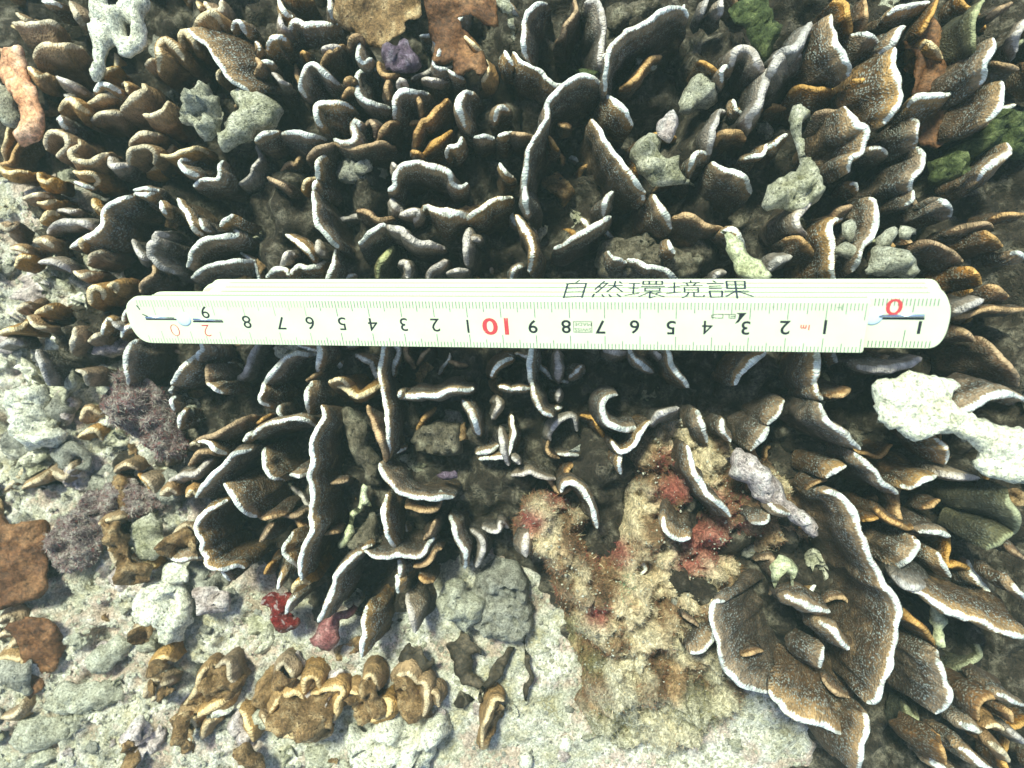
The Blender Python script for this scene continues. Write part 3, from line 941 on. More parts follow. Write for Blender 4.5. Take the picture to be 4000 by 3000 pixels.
# plates big enough to be told apart are things of their own: label | opts | tile points
BIG = [
("tall straight coral plate with a white left edge running down below the ruler's 6", 'w', 1.25, 7.0, .9, (85, 10),
 T(1, 2, "580,190 590,260 560,360 510,460 490,560 480,680 457,790 480,880 490,990 472,1120 480,1250 440,1360 390,1470 372,1600 385,1690")),
("narrow upright white-edged coral plate running down from the ruler's 4", 'w', 1.3, 6.0, .1, (55, 0),
 T(1, 1, "1100,1270 1095,1340 1095,1430 1078,1540 1085,1659 1105,1809 1125,1959 1152,2059 1145,2179 1145,2319")),
("slanting coral plate with bright left edge pointing down to the pink sponge", 'w', 1.4, 5.0, .4, (60, -40),
 T(1, 2, "920,1450 830,1500 760,1570 700,1659 685,1700 660,1790 625,1880 595,1980 552,2050")),
("long curved coral wall with a bright right edge at the lower right", 'w', 1.5, 6.5, .9, (-110, -50),
 T(3, 2, "470,930 600,970 680,1040 730,1130 760,1230 790,1330 840,1450 900,1560 960,1659 1000,1740 1080,1850 1112,1960 1095,2110 1065,2280 1035,2460 985,2620 935,2710 860,2740")),
("broad speckled coral fan spread over the sand edge, white rim on its left", 'w', 1.4, 3.8, .3, (230, -50),
 T(2, 3, "1830,222 1745,225 1725,330 1743,470 1783,600 1833,700 1865,800 1950,900 2050,970 2200,1010")),
("low scalloped coral lip with a cream white lower rim beside the bare sand", 'w', 1.7, 4.0, .5, (110, -110),
 T(3, 3, "20,990 60,1060 90,1090 150,1170 250,1235 380,1270 500,1295 620,1330 690,1315")),
("arched coral plate with a thin pale left edge curving down to the left of the ruler's 7, below it", 'w', 1.0, 4.0, 0, (40, 0),
 T(1, 2, "20,-10 15,0")) ,
]
BIG = BIG[:6]
# ------------------------------------------------------------------ setting: sand and reef rock
SAND_PX = [(-3000, 640), (230, 720), (330, 960), (520, 1250), (560, 1500), (640, 1700), (720, 1900), (760, 2200), (1020, 2330), (1250, 2480), (1500, 2400), (1720, 2280), (1900, 2150),
           (2100, 2250), (2250, 2450), (2500, 2650), (2800, 2500), (3000, 2680), (3120, 2800), (3130, 3000), (3150, 6000), (-3000, 6000)]
_sp = np.array(SAND_PX, float)
def sand_side(px, py):
    """signed distance in px, positive on the sand"""
    x, y = px[..., None], py[..., None]
    a, b_ = _sp, np.roll(_sp, -1, axis=0)
    cond = ((a[:, 1] > y) != (b_[:, 1] > y)) & (x < (b_[:, 0] - a[:, 0]) * (y - a[:, 1]) / (b_[:, 1] - a[:, 1] + 1e-12) + a[:, 0])
    ins = cond.sum(-1) % 2 == 1
    ab = b_ - a
    t = np.clip(((x - a[:, 0]) * ab[:, 0] + (y - a[:, 1]) * ab[:, 1]) / ((ab ** 2).sum(-1)), 0, 1)
    d = np.sqrt((x - a[:, 0] - t * ab[:, 0]) ** 2 + (y - a[:, 1] - t * ab[:, 1]) ** 2).min(-1)
    return np.where(ins, d, -d)

def sand_z(px, py):
    base = -5.3 + 0.10 * (px - 2000) / 134.0
    return base
def ground(name, fz, mat, step, ext):
    xs = np.concatenate([np.linspace(-ext, -19, 14, endpoint=False), np.arange(-19, 19, step), np.linspace(19, ext, 14)])
    ys = np.concatenate([np.linspace(-ext, -15, 14, endpoint=False), np.arange(-15, 15, step), np.linspace(15, ext, 14)])
    X, Y = np.meshgrid(xs, ys)
    Z = fz(X, Y)
    nx, ny = len(xs), len(ys)
    verts = np.c_[X.ravel(), Y.ravel(), Z.ravel()]
    idx = np.arange(nx * ny).reshape(ny, nx)
    faces = np.stack([idx[:-1, :-1], idx[:-1, 1:], idx[1:, 1:], idx[1:, :-1]], -1).reshape(-1, 4).tolist()
    o = mesh_obj(name, verts.tolist(), faces, mat)
    tag(o, kind='structure')
    return o

def nz(X, Y, f, o, oct=4):
    out = np.empty(X.size)
    for i, (x, y) in enumerate(zip(X.ravel(), Y.ravel())):
        out[i] = noise.fractal(Vector((x * f, y * f, o)), 1.0, 2.0, oct)
    return out.reshape(X.shape)

def topx(X, Y, z=-5.5):
    k = F / (H - z)
    return 2000 + X * k, 1500 - Y * k

def z_sand(X, Y):
    px, py = topx(X, Y)
    return sand_z(np.clip(px, -1500, 5500), py) - 3.2 * np.clip(-sand_side(px, py) / 260.0, 0, 1) + nz(X, Y, 0.25, 3.3) * 0.6 + (0.25 - np.abs(nz(X, Y, 0.8, 6.1, 5))) * (.18 + .9 * np.clip((1700 - px) / 900, 0, 1)) + nz(X, Y, 2.6, 8.1, 4) * 0.14
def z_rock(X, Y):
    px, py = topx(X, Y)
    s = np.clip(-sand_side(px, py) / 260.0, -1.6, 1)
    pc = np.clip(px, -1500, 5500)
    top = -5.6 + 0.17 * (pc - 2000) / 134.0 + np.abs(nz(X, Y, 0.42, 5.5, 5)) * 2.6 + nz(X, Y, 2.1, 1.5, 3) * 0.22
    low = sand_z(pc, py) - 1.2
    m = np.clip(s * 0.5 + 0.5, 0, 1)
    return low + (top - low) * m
ground('sand', z_sand, M['sand'], 0.12, 120)
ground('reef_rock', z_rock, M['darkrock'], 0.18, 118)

# ------------------------------------------------------------------ coral clumps
CL = [  # x, y of the clump in the 4000 px picture, label
 (180, 180, "blurred tan coral ledges in the far top left corner"),
 (620, 200, "tan finger lobes between the holed white fragment and the big white-edged blade"),
 (850, 230, "slanting white-edged coral blade right of the holed white fragment"),
 (380, 480, "curly tan coral clump below the holed white fragment"),
 (560, 620, "wavy tan coral rims above the wide dark shelf plate, upper left"),
 (1150, 120, "brown coral lobes with round white tips left of the wide brown leaf"),
 (1230, 330, "fan shaped coral lobe left of the purple knob"),
 (1480, 330, "cupped coral lobes directly under the purple knob"),
 (1150, 560, "long shelf-like coral plate with upright fingers behind it, upper left of the ruler"),
 (1640, 520, "stubby tan coral fingers in a loose row above the curled cup plate"),
 (1620, 700, "curled cup-like coral plate with a white crescent rim, above the ruler's 3"),
 (1890, 480, "pale square ended coral lobes beside the tall white arch"),
 (2130, 160, "upright coral plates at the top edge, left of the biggest fan"),
 (2500, 200, "biggest fan shaped coral plate with a long white upper rim at the top"),
 (2200, 420, "tall arched coral plate with an unbroken white rim, above the handwriting"),
 (2450, 620, "straight slanting white-rimmed coral plate inside the white arch"),
 (2880, 280, "rounded lilac coral knobs beside the pale pebbly patch"),
 (2820, 600, "low coral lobes between the yellow-green fragment and the pale crusted rod"),
 (3300, 160, "thick zigzag coral blade at the top right"),
 (3480, 340, "long upright coral blade with a bright white face at the upper right"),
 (3330, 560, "stepped coral blade with a white right face, right of the pale crusted rod"),
 (3850, 300, "tan coral blades lit on their right side near the right edge"),
 (3560, 600, "finely toothed coral blades one above the other, above the ruler's red zero"),
 (250, 900, "soft blurred tan coral stubs at the left edge above the sand"),
 (470, 870, "wide dark coral shelf with a cream white scalloped rim, left of centre height"),
 (640, 980, "short scalloped coral leaf above the ruler's left end"),
 (790, 900, "thin coral fingers in the dark hollow above the ruler's 8"),
 (1280, 950, "long scalloped coral wall with a wide white left edge, above the ruler's 6"),
 (1130, 1030, "jagged low coral rims touching the ruler above its 7"),
 (1600, 980, "twisted coral strips above the ruler's red 10"),
 (2060, 950, "thick curved coral fold touching the ruler left of the handwriting"),
 (2330, 980, "thin coral blades above the handwriting on the ruler"),
 (2680, 900, "coral blades running into the pale flat blade above the ruler's 4"),
 (3260, 950, "thick upright coral blades above the ruler's 1"),
 (3800, 900, "dark rounded coral plates right of the ruler's upper corner"),
 (3850, 1250, "dark coral plates with thin brown edges right of the ruler's end"),
 (350, 1250, "tan coral stubs on the sand left of the ruler's end"),
 (560, 1450, "dark speckled coral fan under the ruler's left end"),
 (800, 1420, "forked coral edges under the ruler's red 20"),
 (1150, 1480, "round shouldered coral fan under the ruler's 6"),
 (1360, 1560, "wavy brown coral ledge between the two tall plates below the ruler"),
 (1650, 1530, "flat coral bar with a white lower edge, below the ruler's red 10"),
 (2080, 1520, "coral blades just below the ruler's 9 and 8"),
 (2420, 1430, "thin coral edges just below the ruler's 6 and 7"),
 (2680, 1560, "hook shaped coral blade with a bright white edge below the ruler's 5"),
 (3170, 1450, "short white-edged coral blade below the ruler's 1"),
 (3400, 1440, "pale crescent coral rim below the ruler's red zero"),
 (830, 1720, "overlapping coral lips left of the tall straight plate"),
 (780, 1900, "slanting white coral blades above the scalloped fan, lower left"),
 (830, 2130, "scalloped coral fan with three rounded lobes, lower left"),
 (1100, 1750, "rounded coral shells tucked against the tall straight plate's upper left"),
 (1570, 1800, "bent coral wall curling right from the narrow upright plate"),
 (1530, 2060, "upright coral blade and brown ruffles between the two tall plates' feet"),
 (1790, 2030, "thin lilac coral strips left of the algae mound"),
 (1900, 1700, "small pale coral curls in the dark hollow above the algae mound"),
 (2170, 1750, "dim ring-like coral curls in the dark hollow"),
 (2420, 1620, "leaning coral cup with a pale left face above the algae mound"),
 (2480, 1780, "forked white coral ridge on the algae mound"),
 (2300, 1980, "small white coral arch on the left of the algae mound"),
 (2720, 1850, "long straight white-edged blade leaning on the algae mound"),
 (2620, 2070, "small oval coral disc on the algae mound"),
 (2950, 1720, "short white-edged coral blades right of the algae mound's top"),
 (3330, 1750, "long slanting coral wall with a bright white edge, left of the big white slab"),
 (3700, 1850, "dark coral plates under the big white slab"),
 (3750, 1600, "pale folded coral blade lying against the big white slab"),
 (3250, 2000, "thin brown coral edges left of the lower right wall's top"),
 (3500, 2180, "fan shaped coral lobe right of the long curved wall"),
 (3920, 2080, "dim olive-edged coral plate below the big white slab"),
 (3150, 2420, "pale coral strips inside the hollow of the long curved wall"),
 (2780, 2500, "small coral blade at the right foot of the algae mound"),
 (3380, 2850, "coral wall with a white right edge at the bottom right"),
 (3750, 2350, "long pale diagonal coral blade near the right edge, lower right"),
 (3670, 2620, "olive brown coral wall with a white-lit edge right of the long curved wall"),
 (3900, 2800, "brown coral rims crowded in the bottom right corner"),
 (1080, 2330, "short dark coral lobes around the red sponge"),
 (1450, 2400, "teal speckled coral plates standing in the sand at the reef's lower edge"),
 (330, 2100, "brown coral rims low on the sand at the left edge"),
 (150, 1900, "curled tan frond rims on the sand, left edge below the white knobbly rock"),
 (520, 1830, "small curled tan fronds among the mauve weed, lower left"),
 (480, 2150, "tan frond rims on the forked leaf, lower left"),
 (60, 2550, "curled tan frond rims at the left edge near the bottom corner"),
 (620, 2630, "short brown frond rims on the bottom left rubble"),
 (820, 2690, "frond rims standing on the largest speckled seaweed branch"),
 (1180, 2700, "curled golden frond rims on the bottom sand, left of centre"),
 (1480, 2690, "upright curled brown fronds above the toothed white block"),
 (1900, 2820, "golden frond rim right of the toothed white block"),
]
CLP = np.array([(c[0], c[1]) for c in CL], float)
members = {i: [] for i in range(len(CL))}
seed = 0
KEEP = []
for (c, r), txt in TILES.items():
    for line in txt.strip().splitlines():
        head, body = line.split('|')
        tk = head.split()
        opt = dict(k=1.2, d=None, z=0.0, b=(0, 0))
        for t in tk[1:]:
            if t[0] == 'b': opt['b'] = tuple(float(v) for v in t[1:].split(','))
            else: opt[t[0]] = float(t[1:])
        pts = T(c, r, body)
        seed += 1
        rr = random.Random(seed)
        ln = sum(math.dist(p, q) for p, q in zip(pts, pts[1:]))
        d = opt['d'] or min(5.2, 2.4 + ln / 100.0) * rr.uniform(.9, 1.1)
        vs_, fs, uv, foot = plate_mesh(pts, tk[0], opt['k'], d, opt['z'], opt['b'], seed=seed)
        m = np.array(pts).mean(axis=0)
        i = int(((CLP - m) ** 2).sum(1).argmin())
        members[i].append((tk[0], vs_, fs, uv, foot))
        KEEP.append((m[0], m[1], ln))
# smaller plates deep between the traced ones
rnd = random.Random(77)
KA = np.array(KEEP)
nfill = 0
while nfill < 130:
    px, py = rnd.uniform(-150, 4150), rnd.uniform(-150, 3150)
    s = float(sand_side(np.array(px), np.array(py)))
    if s > -90 or (px < 800 and py > 650): continue
    if 1950 < px < 2850 and 1850 < py < 2700 and rnd.random() < .85: continue
    nfill += 1
    a = rnd.uniform(0, math.pi)
    out = math.atan2(py - 1500, px - 2000) + math.pi / 2
    if rnd.random() < .2: a = out + rnd.gauss(0, .5)
    L = rnd.uniform(70, 260)
    bow = rnd.uniform(-.35, .35) * L
    pts = []
    for t in (-.5, -.25, 0, .25, .5):
        x = px + math.cos(a) * L * t - math.sin(a) * bow * (1 - 4 * t * t)
        y = py + math.sin(a) * L * t + math.cos(a) * bow * (1 - 4 * t * t)
        pts.append((x + rnd.uniform(-16, 16), y + rnd.uniform(-16, 16)))
    left = px < 900 and py < 1100
    st = rnd.choice('tto') if left else rnd.choice('ooowwoy' if px > 2600 else 'ooowlw')
    vs_, fs, uv, foot = plate_mesh(pts, st, rnd.uniform(.8, 1.5), rnd.uniform(2.2, 3.4), rnd.uniform(-2.6, -1.3), (0, 0), seed=5000 + nfill)
    i = int(((CLP - (px, py)) ** 2).sum(1).argmin())
    members[i].append((st, vs_, fs, uv, foot))
GRP = 'clumps of plate coral making up the reef'
for i, (cx, cy, lab) in enumerate(CL):
    if not members[i]: continue
    fx = np.mean([m[4][0] for m in members[i]], axis=0); fz = min(m[4][1] for m in members[i])
    e = empty('plate_coral', (fx[0], fx[1], fz))
    tag(e, lab, 'coral', GRP)
    # the dead stump the fronds grow from
    spread = 150 + 6 * len(members[i])
    cpx, cpy = 2000 + fx[0] * F / (H - fz), 1500 - fx[1] * F / (H - fz)
    rr = random.Random(i + 400)
    if all(m_[0] == 'f' for m_ in members[i]): spread *= .35
    ringp = [(cpx + math.cos(a) * spread * rr.uniform(.5, 1.0), cpy + math.sin(a) * spread * rr.uniform(.45, .9)) for a in np.linspace(0, 2 * math.pi, 9, endpoint=False)]
    bv, bf = slab_mesh(ringp, fz - .3, h=1.5 if spread > 120 else .7, hb=.5, rough=.5, res=.22, edge_w=1.4, seed=i, rag=.12)
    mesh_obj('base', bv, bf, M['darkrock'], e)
    for st, vs_, fs, uv, foot in members[i]:
        mesh_obj('frond', vs_, fs, M[st], e, uv)
for j, (lab, st, k, d, dz, lean, pts) in enumerate(BIG):
    vs_, fs, uv, foot = plate_mesh(pts, st, k, d, dz, lean, seed=900 + j, shrink=.85)
    o = place(mesh_obj('plate_coral', vs_, fs, M[st], None, uv))
    tag(o, lab, 'coral', GRP)

# ------------------------------------------------------------------ traced fragments, sponges, weeds and stones
def S(name, label, cat, mat, poly, z, group=None, **kw):
    vs_, fs = slab_mesh(poly, z, seed=len(bpy.data.objects), **kw)
    o = place(mesh_obj(name, vs_, fs, M[mat]))
    tag(o, label, cat, group)
    return o
zt = ztop
FR = 'dead coral fragments lying on the reef'
hole = T(0, 0, "1050,180 1085,170 1110,220 1100,290 1075,290 1060,230")
S('coral_fragment', "holed white dead coral fragment with prongs at the top left", 'dead coral', 'white',
  T(0, 0, "790,-60 940,-60 945,40 1030,60 1080,-60 1240,-60 1275,60 1240,140 1250,230 1230,330 1150,440 1090,490 1040,470 990,380 940,380 890,440 880,560 870,680 835,725 800,690 790,560 785,420 780,300 790,160 750,90 790,70"),
  zt(450) + .6, FR, h=.55, hb=.5, rough=.2, holes=[hole], edge_w=.35)
S('coral_fragment', "big white dead coral slab with dark red spots at the right edge", 'dead coral', 'whitered',
  T(3, 2, "840,10 930,-25 1080,-60 1220,-100 1300,-90 1440,-80 1560,-50 1640,-60 1690,0 1600,100 1600,200 1750,270 1900,330 2300,400 2300,920 1950,820 1800,740 1750,670 1850,640 1800,560 1740,490 1600,430 1440,410 1380,460 1250,470 1070,430 1050,370 980,380 960,330 880,300 930,260 880,180 870,80"),
  zt(3700) + .9, FR, h=.4, hb=.4, rough=.11, res=.11, rag=.06, warp=.25, edge_w=.22, nf=1.6)
S('coral_fragment', "pink and white coralline stick pointing down right beside the algae mound", 'dead coral', 'pinkwhite',
  T(3, 2, "-380,640 -260,560 -120,640 0,760 100,870 200,1010 330,1100 430,1190 450,1290 380,1330 260,1260 150,1170 20,1080 -120,960 -300,850"),
  zt(3000) - .4, FR, h=.6, hb=.5, rough=.22)
S('coral_fragment', "white knobbly rock at the left edge with a grey side", 'dead coral', 'white',
  T(0, 2, "60,130 180,20 400,0 460,100 430,200 440,300 420,340 580,400 560,490 440,540 240,580 200,500 110,400 140,320 70,240"), -6.0, FR, h=.8, rough=.3)
S('coral_fragment', "blue-white knobbly dead coral lump on the sand, lower left", 'dead coral', 'white',
  T(0, 3, "1180,180 1240,60 1380,30 1480,0 1650,130 1650,300 1640,450 1540,570 1380,560 1430,480 1300,420 1200,370 1170,270"), -5.6, FR, h=.9, rough=.35)
S('coral_fragment', "pinkish crusted rubble lump right of the blue-white lump", 'dead coral', 'pinkwhite',
  T(0, 3, "1670,150 1760,60 1870,90 1990,180 2010,300 1850,330 1700,310"), -5.5, FR, h=.6, rough=.35)
S('coral_fragment', "white toothed dead coral block at the bottom edge, left of centre", 'dead coral', 'white',
  T(1, 3, "770,1210 850,1270 930,1330 1040,1230 1200,1120 1290,1240 1400,1330 1470,1190 1560,1160 1640,1150 1700,1300 1600,1450 1500,1700 850,1700 780,1450"), -5.2, FR, h=.9, rough=.45)
S('coral_fragment', "grey-white crusty dead coral knob at the foot of the reef, left of the algae mound", 'dead coral', 'pale',
  T(1, 3, "1570,160 1650,20 1760,10 1840,120 1990,180 2010,300 1900,420 1820,480 1700,420 1580,300"), -4.6, FR, h=.8, rough=.4)
S('coral_fragment', "yellow-green jagged dead coral fragment above the handwriting's right end", 'dead coral', 'palegreen',
  T(2, 0, "1000,1340 1100,1210 1200,1110 1260,1150 1260,1310 1340,1370 1390,1340 1470,1400 1490,1530 1570,1590 1400,1610 1270,1600 1220,1625 1160,1570 1080,1450"), zt(2550) - .2, FR, h=.6, rough=.3)
S('coral_fragment', "pink coralline knob on top of the yellow-green fragment", 'dead coral', 'pinkwhite',
  T(2, 0, "1260,1030 1340,990 1390,960 1460,1050 1420,1130 1340,1240 1290,1200 1250,1110"), zt(2600) + .2, FR, h=.4, rough=.3)
S('coral_fragment', "pale pebbly dead coral patch under the lilac knobs near the top", 'dead coral', 'pale',
  T(2, 0, "1480,780 1540,680 1620,630 1740,770 1770,860 1690,940 1560,980 1450,990 1450,880"), zt(2720) - 1.2, FR, h=.8, rough=.4)
S('coral_fragment', "pale crusted coral rod standing up right of centre, above the ruler's 2", 'dead coral', 'palegreen',
  T(3, 0, "170,1040 220,950 290,920 400,1000 280,1060 300,1200 340,1330 430,1430 440,1560 430,1700 330,1800 250,1850 90,1830 -60,1780 -40,1640 120,1560 240,1480 250,1300 200,1150"), zt(3120) + .1, FR, h=.6, rough=.4)
S('coral_fragment', "pitted cream coral stone touching the ruler above its red zero", 'stone', 'pale',
  T(3, 1, "880,490 1000,450 1150,500 1250,580 1280,690 1200,740 980,740 850,730 840,690 890,600"), zt(3480) - .2, FR, h=.7, rough=.3)
for lab, poly in (("round white pebble above the pitted cream stone", "950,400 1000,320 1090,310 1130,360 1110,440 1010,490 940,470"),
                  ("small cream stone at the right of the round white pebble", "1150,320 1260,280 1275,350 1220,430 1150,380"),
                  ("cream bone-like stone beside the thick upright blade", "620,290 700,240 740,330 760,400 700,420 640,370"),
                  ("lower pale stone between the two upright blades", "600,500 680,420 780,440 770,540 700,580 600,545")):
    S('stone', lab, 'stone', 'pale', T(3, 1, poly), zt(3400) - .1, 'pale stones wedged between the blades above the ruler', h=.4, rough=.12)
S('coral_fragment', "crusty dark-hollowed rock left of the pale round rock, upper left", 'stone', 'pale',
  T(0, 0, "1570,860 1680,760 1800,730 1900,850 1950,980 1900,1120 1860,1200 1740,1200 1690,1120 1620,1060 1570,960"), zt(800) - .3, FR, h=.6, rough=.6)
S('stone', "smooth pale green round rock behind the shelf plate, upper left", 'stone', 'palegreen',
  T(0, 0, "1880,1290 1900,1150 2000,1040 2100,960 2020,860 1990,800 2070,760 2250,800 2390,850 2430,960 2410,1090 2300,1150 2150,1220 1960,1310"), zt(1000) - .6, None, h=.8, rough=.12)
S('stone', "grey rounded cobble beside the white rock at the left edge", 'stone', 'grey',
  T(0, 2, "430,200 480,80 560,60 620,130 650,250 580,350 470,330"), -6.3, None, h=.8, rough=.15)
S('shell', "ring-shaped worn shell on the sand near the left edge", 'shell', 'grey',
  T(0, 2, "430,640 500,540 600,500 710,540 780,640 770,730 640,745 520,720"), -6.1, None, h=.45, rough=.12, holes=[T(0, 2, "640,660 690,630 730,660 700,700 650,700")])
S('coral_fragment', "cream shell-like plate lying on the bottom left sand", 'dead coral', 'pale',
  T(0, 3, "760,720 850,600 960,560 1060,520 1140,600 1070,740 960,810 860,830 790,790"), -6.0, FR, h=.35, rough=.12)
S('coral_fragment', "flat grey slab on the sand in the bottom left corner", 'dead coral', 'pale',
  T(0, 3, "390,1030 520,930 800,900 980,910 1070,1000 1090,1080 800,1170 560,1200 420,1160"), -6.3, FR, h=.5, rough=.2)
S('coral_fragment', "lowest grey-white slab in the bottom left corner", 'dead coral', 'pale',
  T(0, 3, "120,1300 250,1190 520,1210 640,1290 560,1430 400,1490 180,1500 100,1420"), -6.4, FR, h=.5, rough=.2)
S('coral_fragment', "olive and white scrap right of the tan leaf at the lower left", 'dead coral', 'palegreen',
  T(0, 2, "1090,1230 1210,1160 1330,1080 1400,1200 1420,1300 1490,1370 1410,1450 1340,1560 1200,1500 1140,1400 1120,1300"), -5.4, FR, h=.35, rough=.2)
S('coral_fragment', "small white crumbly lump above the blue-white lump, lower left", 'dead coral', 'white',
  T(0, 2, "1420,1560 1520,1540 1660,1600 1680,1690 1500,1720 1380,1690"), -5.2, FR, h=.4, rough=.3)
S('coral_fragment', "star-shaped white scrap in the dark hollow above the algae mound", 'dead coral', 'white',
  T(2, 2, "485,560 530,545 540,500 580,510 590,560 580,600 530,600"), -2.9, FR, h=.2, rough=.1, edge_w=.15)
S('sponge', "pale pinkish finger pair hanging below the pink and white stick", 'sponge', 'yellow',
  T(3, 2, "20,1520 100,1470 190,1490 240,1580 260,1680 240,1790 215,1740 190,1660 120,1700 80,1780 40,1700"), zt(3060) - .6, None, h=.35, rough=.08)
S('sponge', "pale flat tapering blade touching the ruler above its 4", 'sponge', 'yellow',
  T(2, 1, "1815,345 1900,340 1960,400 2010,480 2080,550 2180,640 2250,740 2120,780 1960,740 1910,620 1860,500"), zt(2930) - .2, None, h=.3, rough=.08)
S('sponge', "pale yellow curved stalk right of the tall straight plate's lower half", 'sponge', 'yellow',
  T(1, 2, "940,870 990,920 970,1000 1000,1060 920,1060 870,1160 830,1260 780,1390 730,1420 715,1370 770,1270 830,1150 870,1020"), zt(1380) - .9, None, h=.3, rough=.08)
S('sponge', "bright red wrinkled sponge on the sand below the reef, lower left", 'sponge', 'red',
  T(1, 3, "60,200 150,120 330,150 380,250 280,330 390,400 390,455 250,460 150,450 110,350 140,310 60,260"), -4.6, None, h=.5, rough=.35)
S('sponge', "dull pink branching sponge under the slanting blade's tip", 'sponge', 'pink',
  T(1, 3, "470,560 550,430 640,360 720,320 850,230 890,300 850,360 720,390 690,480 710,560 640,640 520,600"), -4.4, None, h=.45, rough=.2)
S('sponge', "purple knob among the brown leaves near the top", 'sponge', 'purple',
  T(1, 0, "1070,430 1110,370 1160,360 1250,400 1290,330 1340,400 1400,480 1420,560 1360,640 1230,600 1110,600 1080,520"), zt(1550) - .6, None, h=.6, rough=.4)
S('sponge', "tiny lilac cluster beside the bent coral wall's tip", 'sponge', 'purple',
  T(1, 2, "1560,810 1600,770 1680,730 1750,740 1740,810 1660,830 1600,850"), zt(1750) - 1.2, None, h=.3, rough=.2)
S('orange_crust', "peach orange crust sheet at the left edge, upper left", 'sponge', 'orange',
  T(0, 0, "-60,360 100,370 200,430 230,560 300,720 430,900 445,1050 390,1240 250,1270 150,1250 180,1120 190,950 100,800 -60,640"), zt(60) - .6, None, h=.4, rough=.15, warp=.4, curl=.3)
S('stone', "pale grey rock behind the peach orange crust at the left edge", 'stone', 'pale',
  T(0, 0, "-60,690 30,720 100,800 170,880 185,1050 150,1120 80,1110 20,1040 -60,1010"), zt(60) - .9, None, h=.5, rough=.2)
# seaweed
SW = 'brown leafy seaweed'
S('seaweed', "wide brown leaf at the top edge left of centre", 'seaweed', 'leaf',
  T(1, 0, "740,-60 715,100 705,235 820,255 900,330 1000,370 1080,400 1200,330 1320,180 1420,130 1430,-60"), zt(1450) - .3, SW, h=.14, hb=.12, rough=.08, warp=.35, curl=.5, edge_w=.3)
S('seaweed', "dark red-brown ragged leaf hanging to a point, top centre", 'seaweed', 'leafred',
  T(1, 0, "1420,-60 1500,120 1510,350 1545,450 1530,560 1600,580 1690,570 1720,640 1780,690 1850,620 1960,690 2005,600 1980,490 1900,400 1830,300 1790,280 1740,180 1900,200 2080,230 2090,60 2080,-60"), zt(1780) - .2, SW, h=.12, hb=.12, rough=.08, warp=.4, curl=.5, edge_w=.3)
S('seaweed', "big rust-brown sheet behind the upright blades, upper right", 'seaweed', 'leafred',
  T(3, 0, "1000,250 1200,120 1380,20 1500,300 1650,480 1780,560 1860,820 1770,1050 1650,1180 1400,1340 1300,1250 1180,900 1190,600"), zt(3600) - 1.7, SW, h=.15, hb=.12, rough=.1, warp=.5, curl=.4, edge_w=.3)
S('seaweed', "dark brown sheet in the lower left corner above the curled rims", 'seaweed', 'leafred',
  T(0, 2, "-60,1040 60,1080 110,1160 150,1210 250,1180 350,1150 400,1200 440,1350 400,1500 440,1750 250,1880 60,1960 -60,1950"), -5.9, SW, h=.2, rough=.12, warp=.5, curl=.5, edge_w=.4)
S('seaweed', "blurred dark brown leaf at the left edge near the bottom", 'seaweed', 'leafred',
  T(0, 3, "60,420 300,340 500,400 530,520 520,650 460,840 370,900 330,1000 210,1050 150,900 180,700 100,560"), -6.0, SW, h=.2, rough=.12, warp=.5, curl=.5, edge_w=.4)
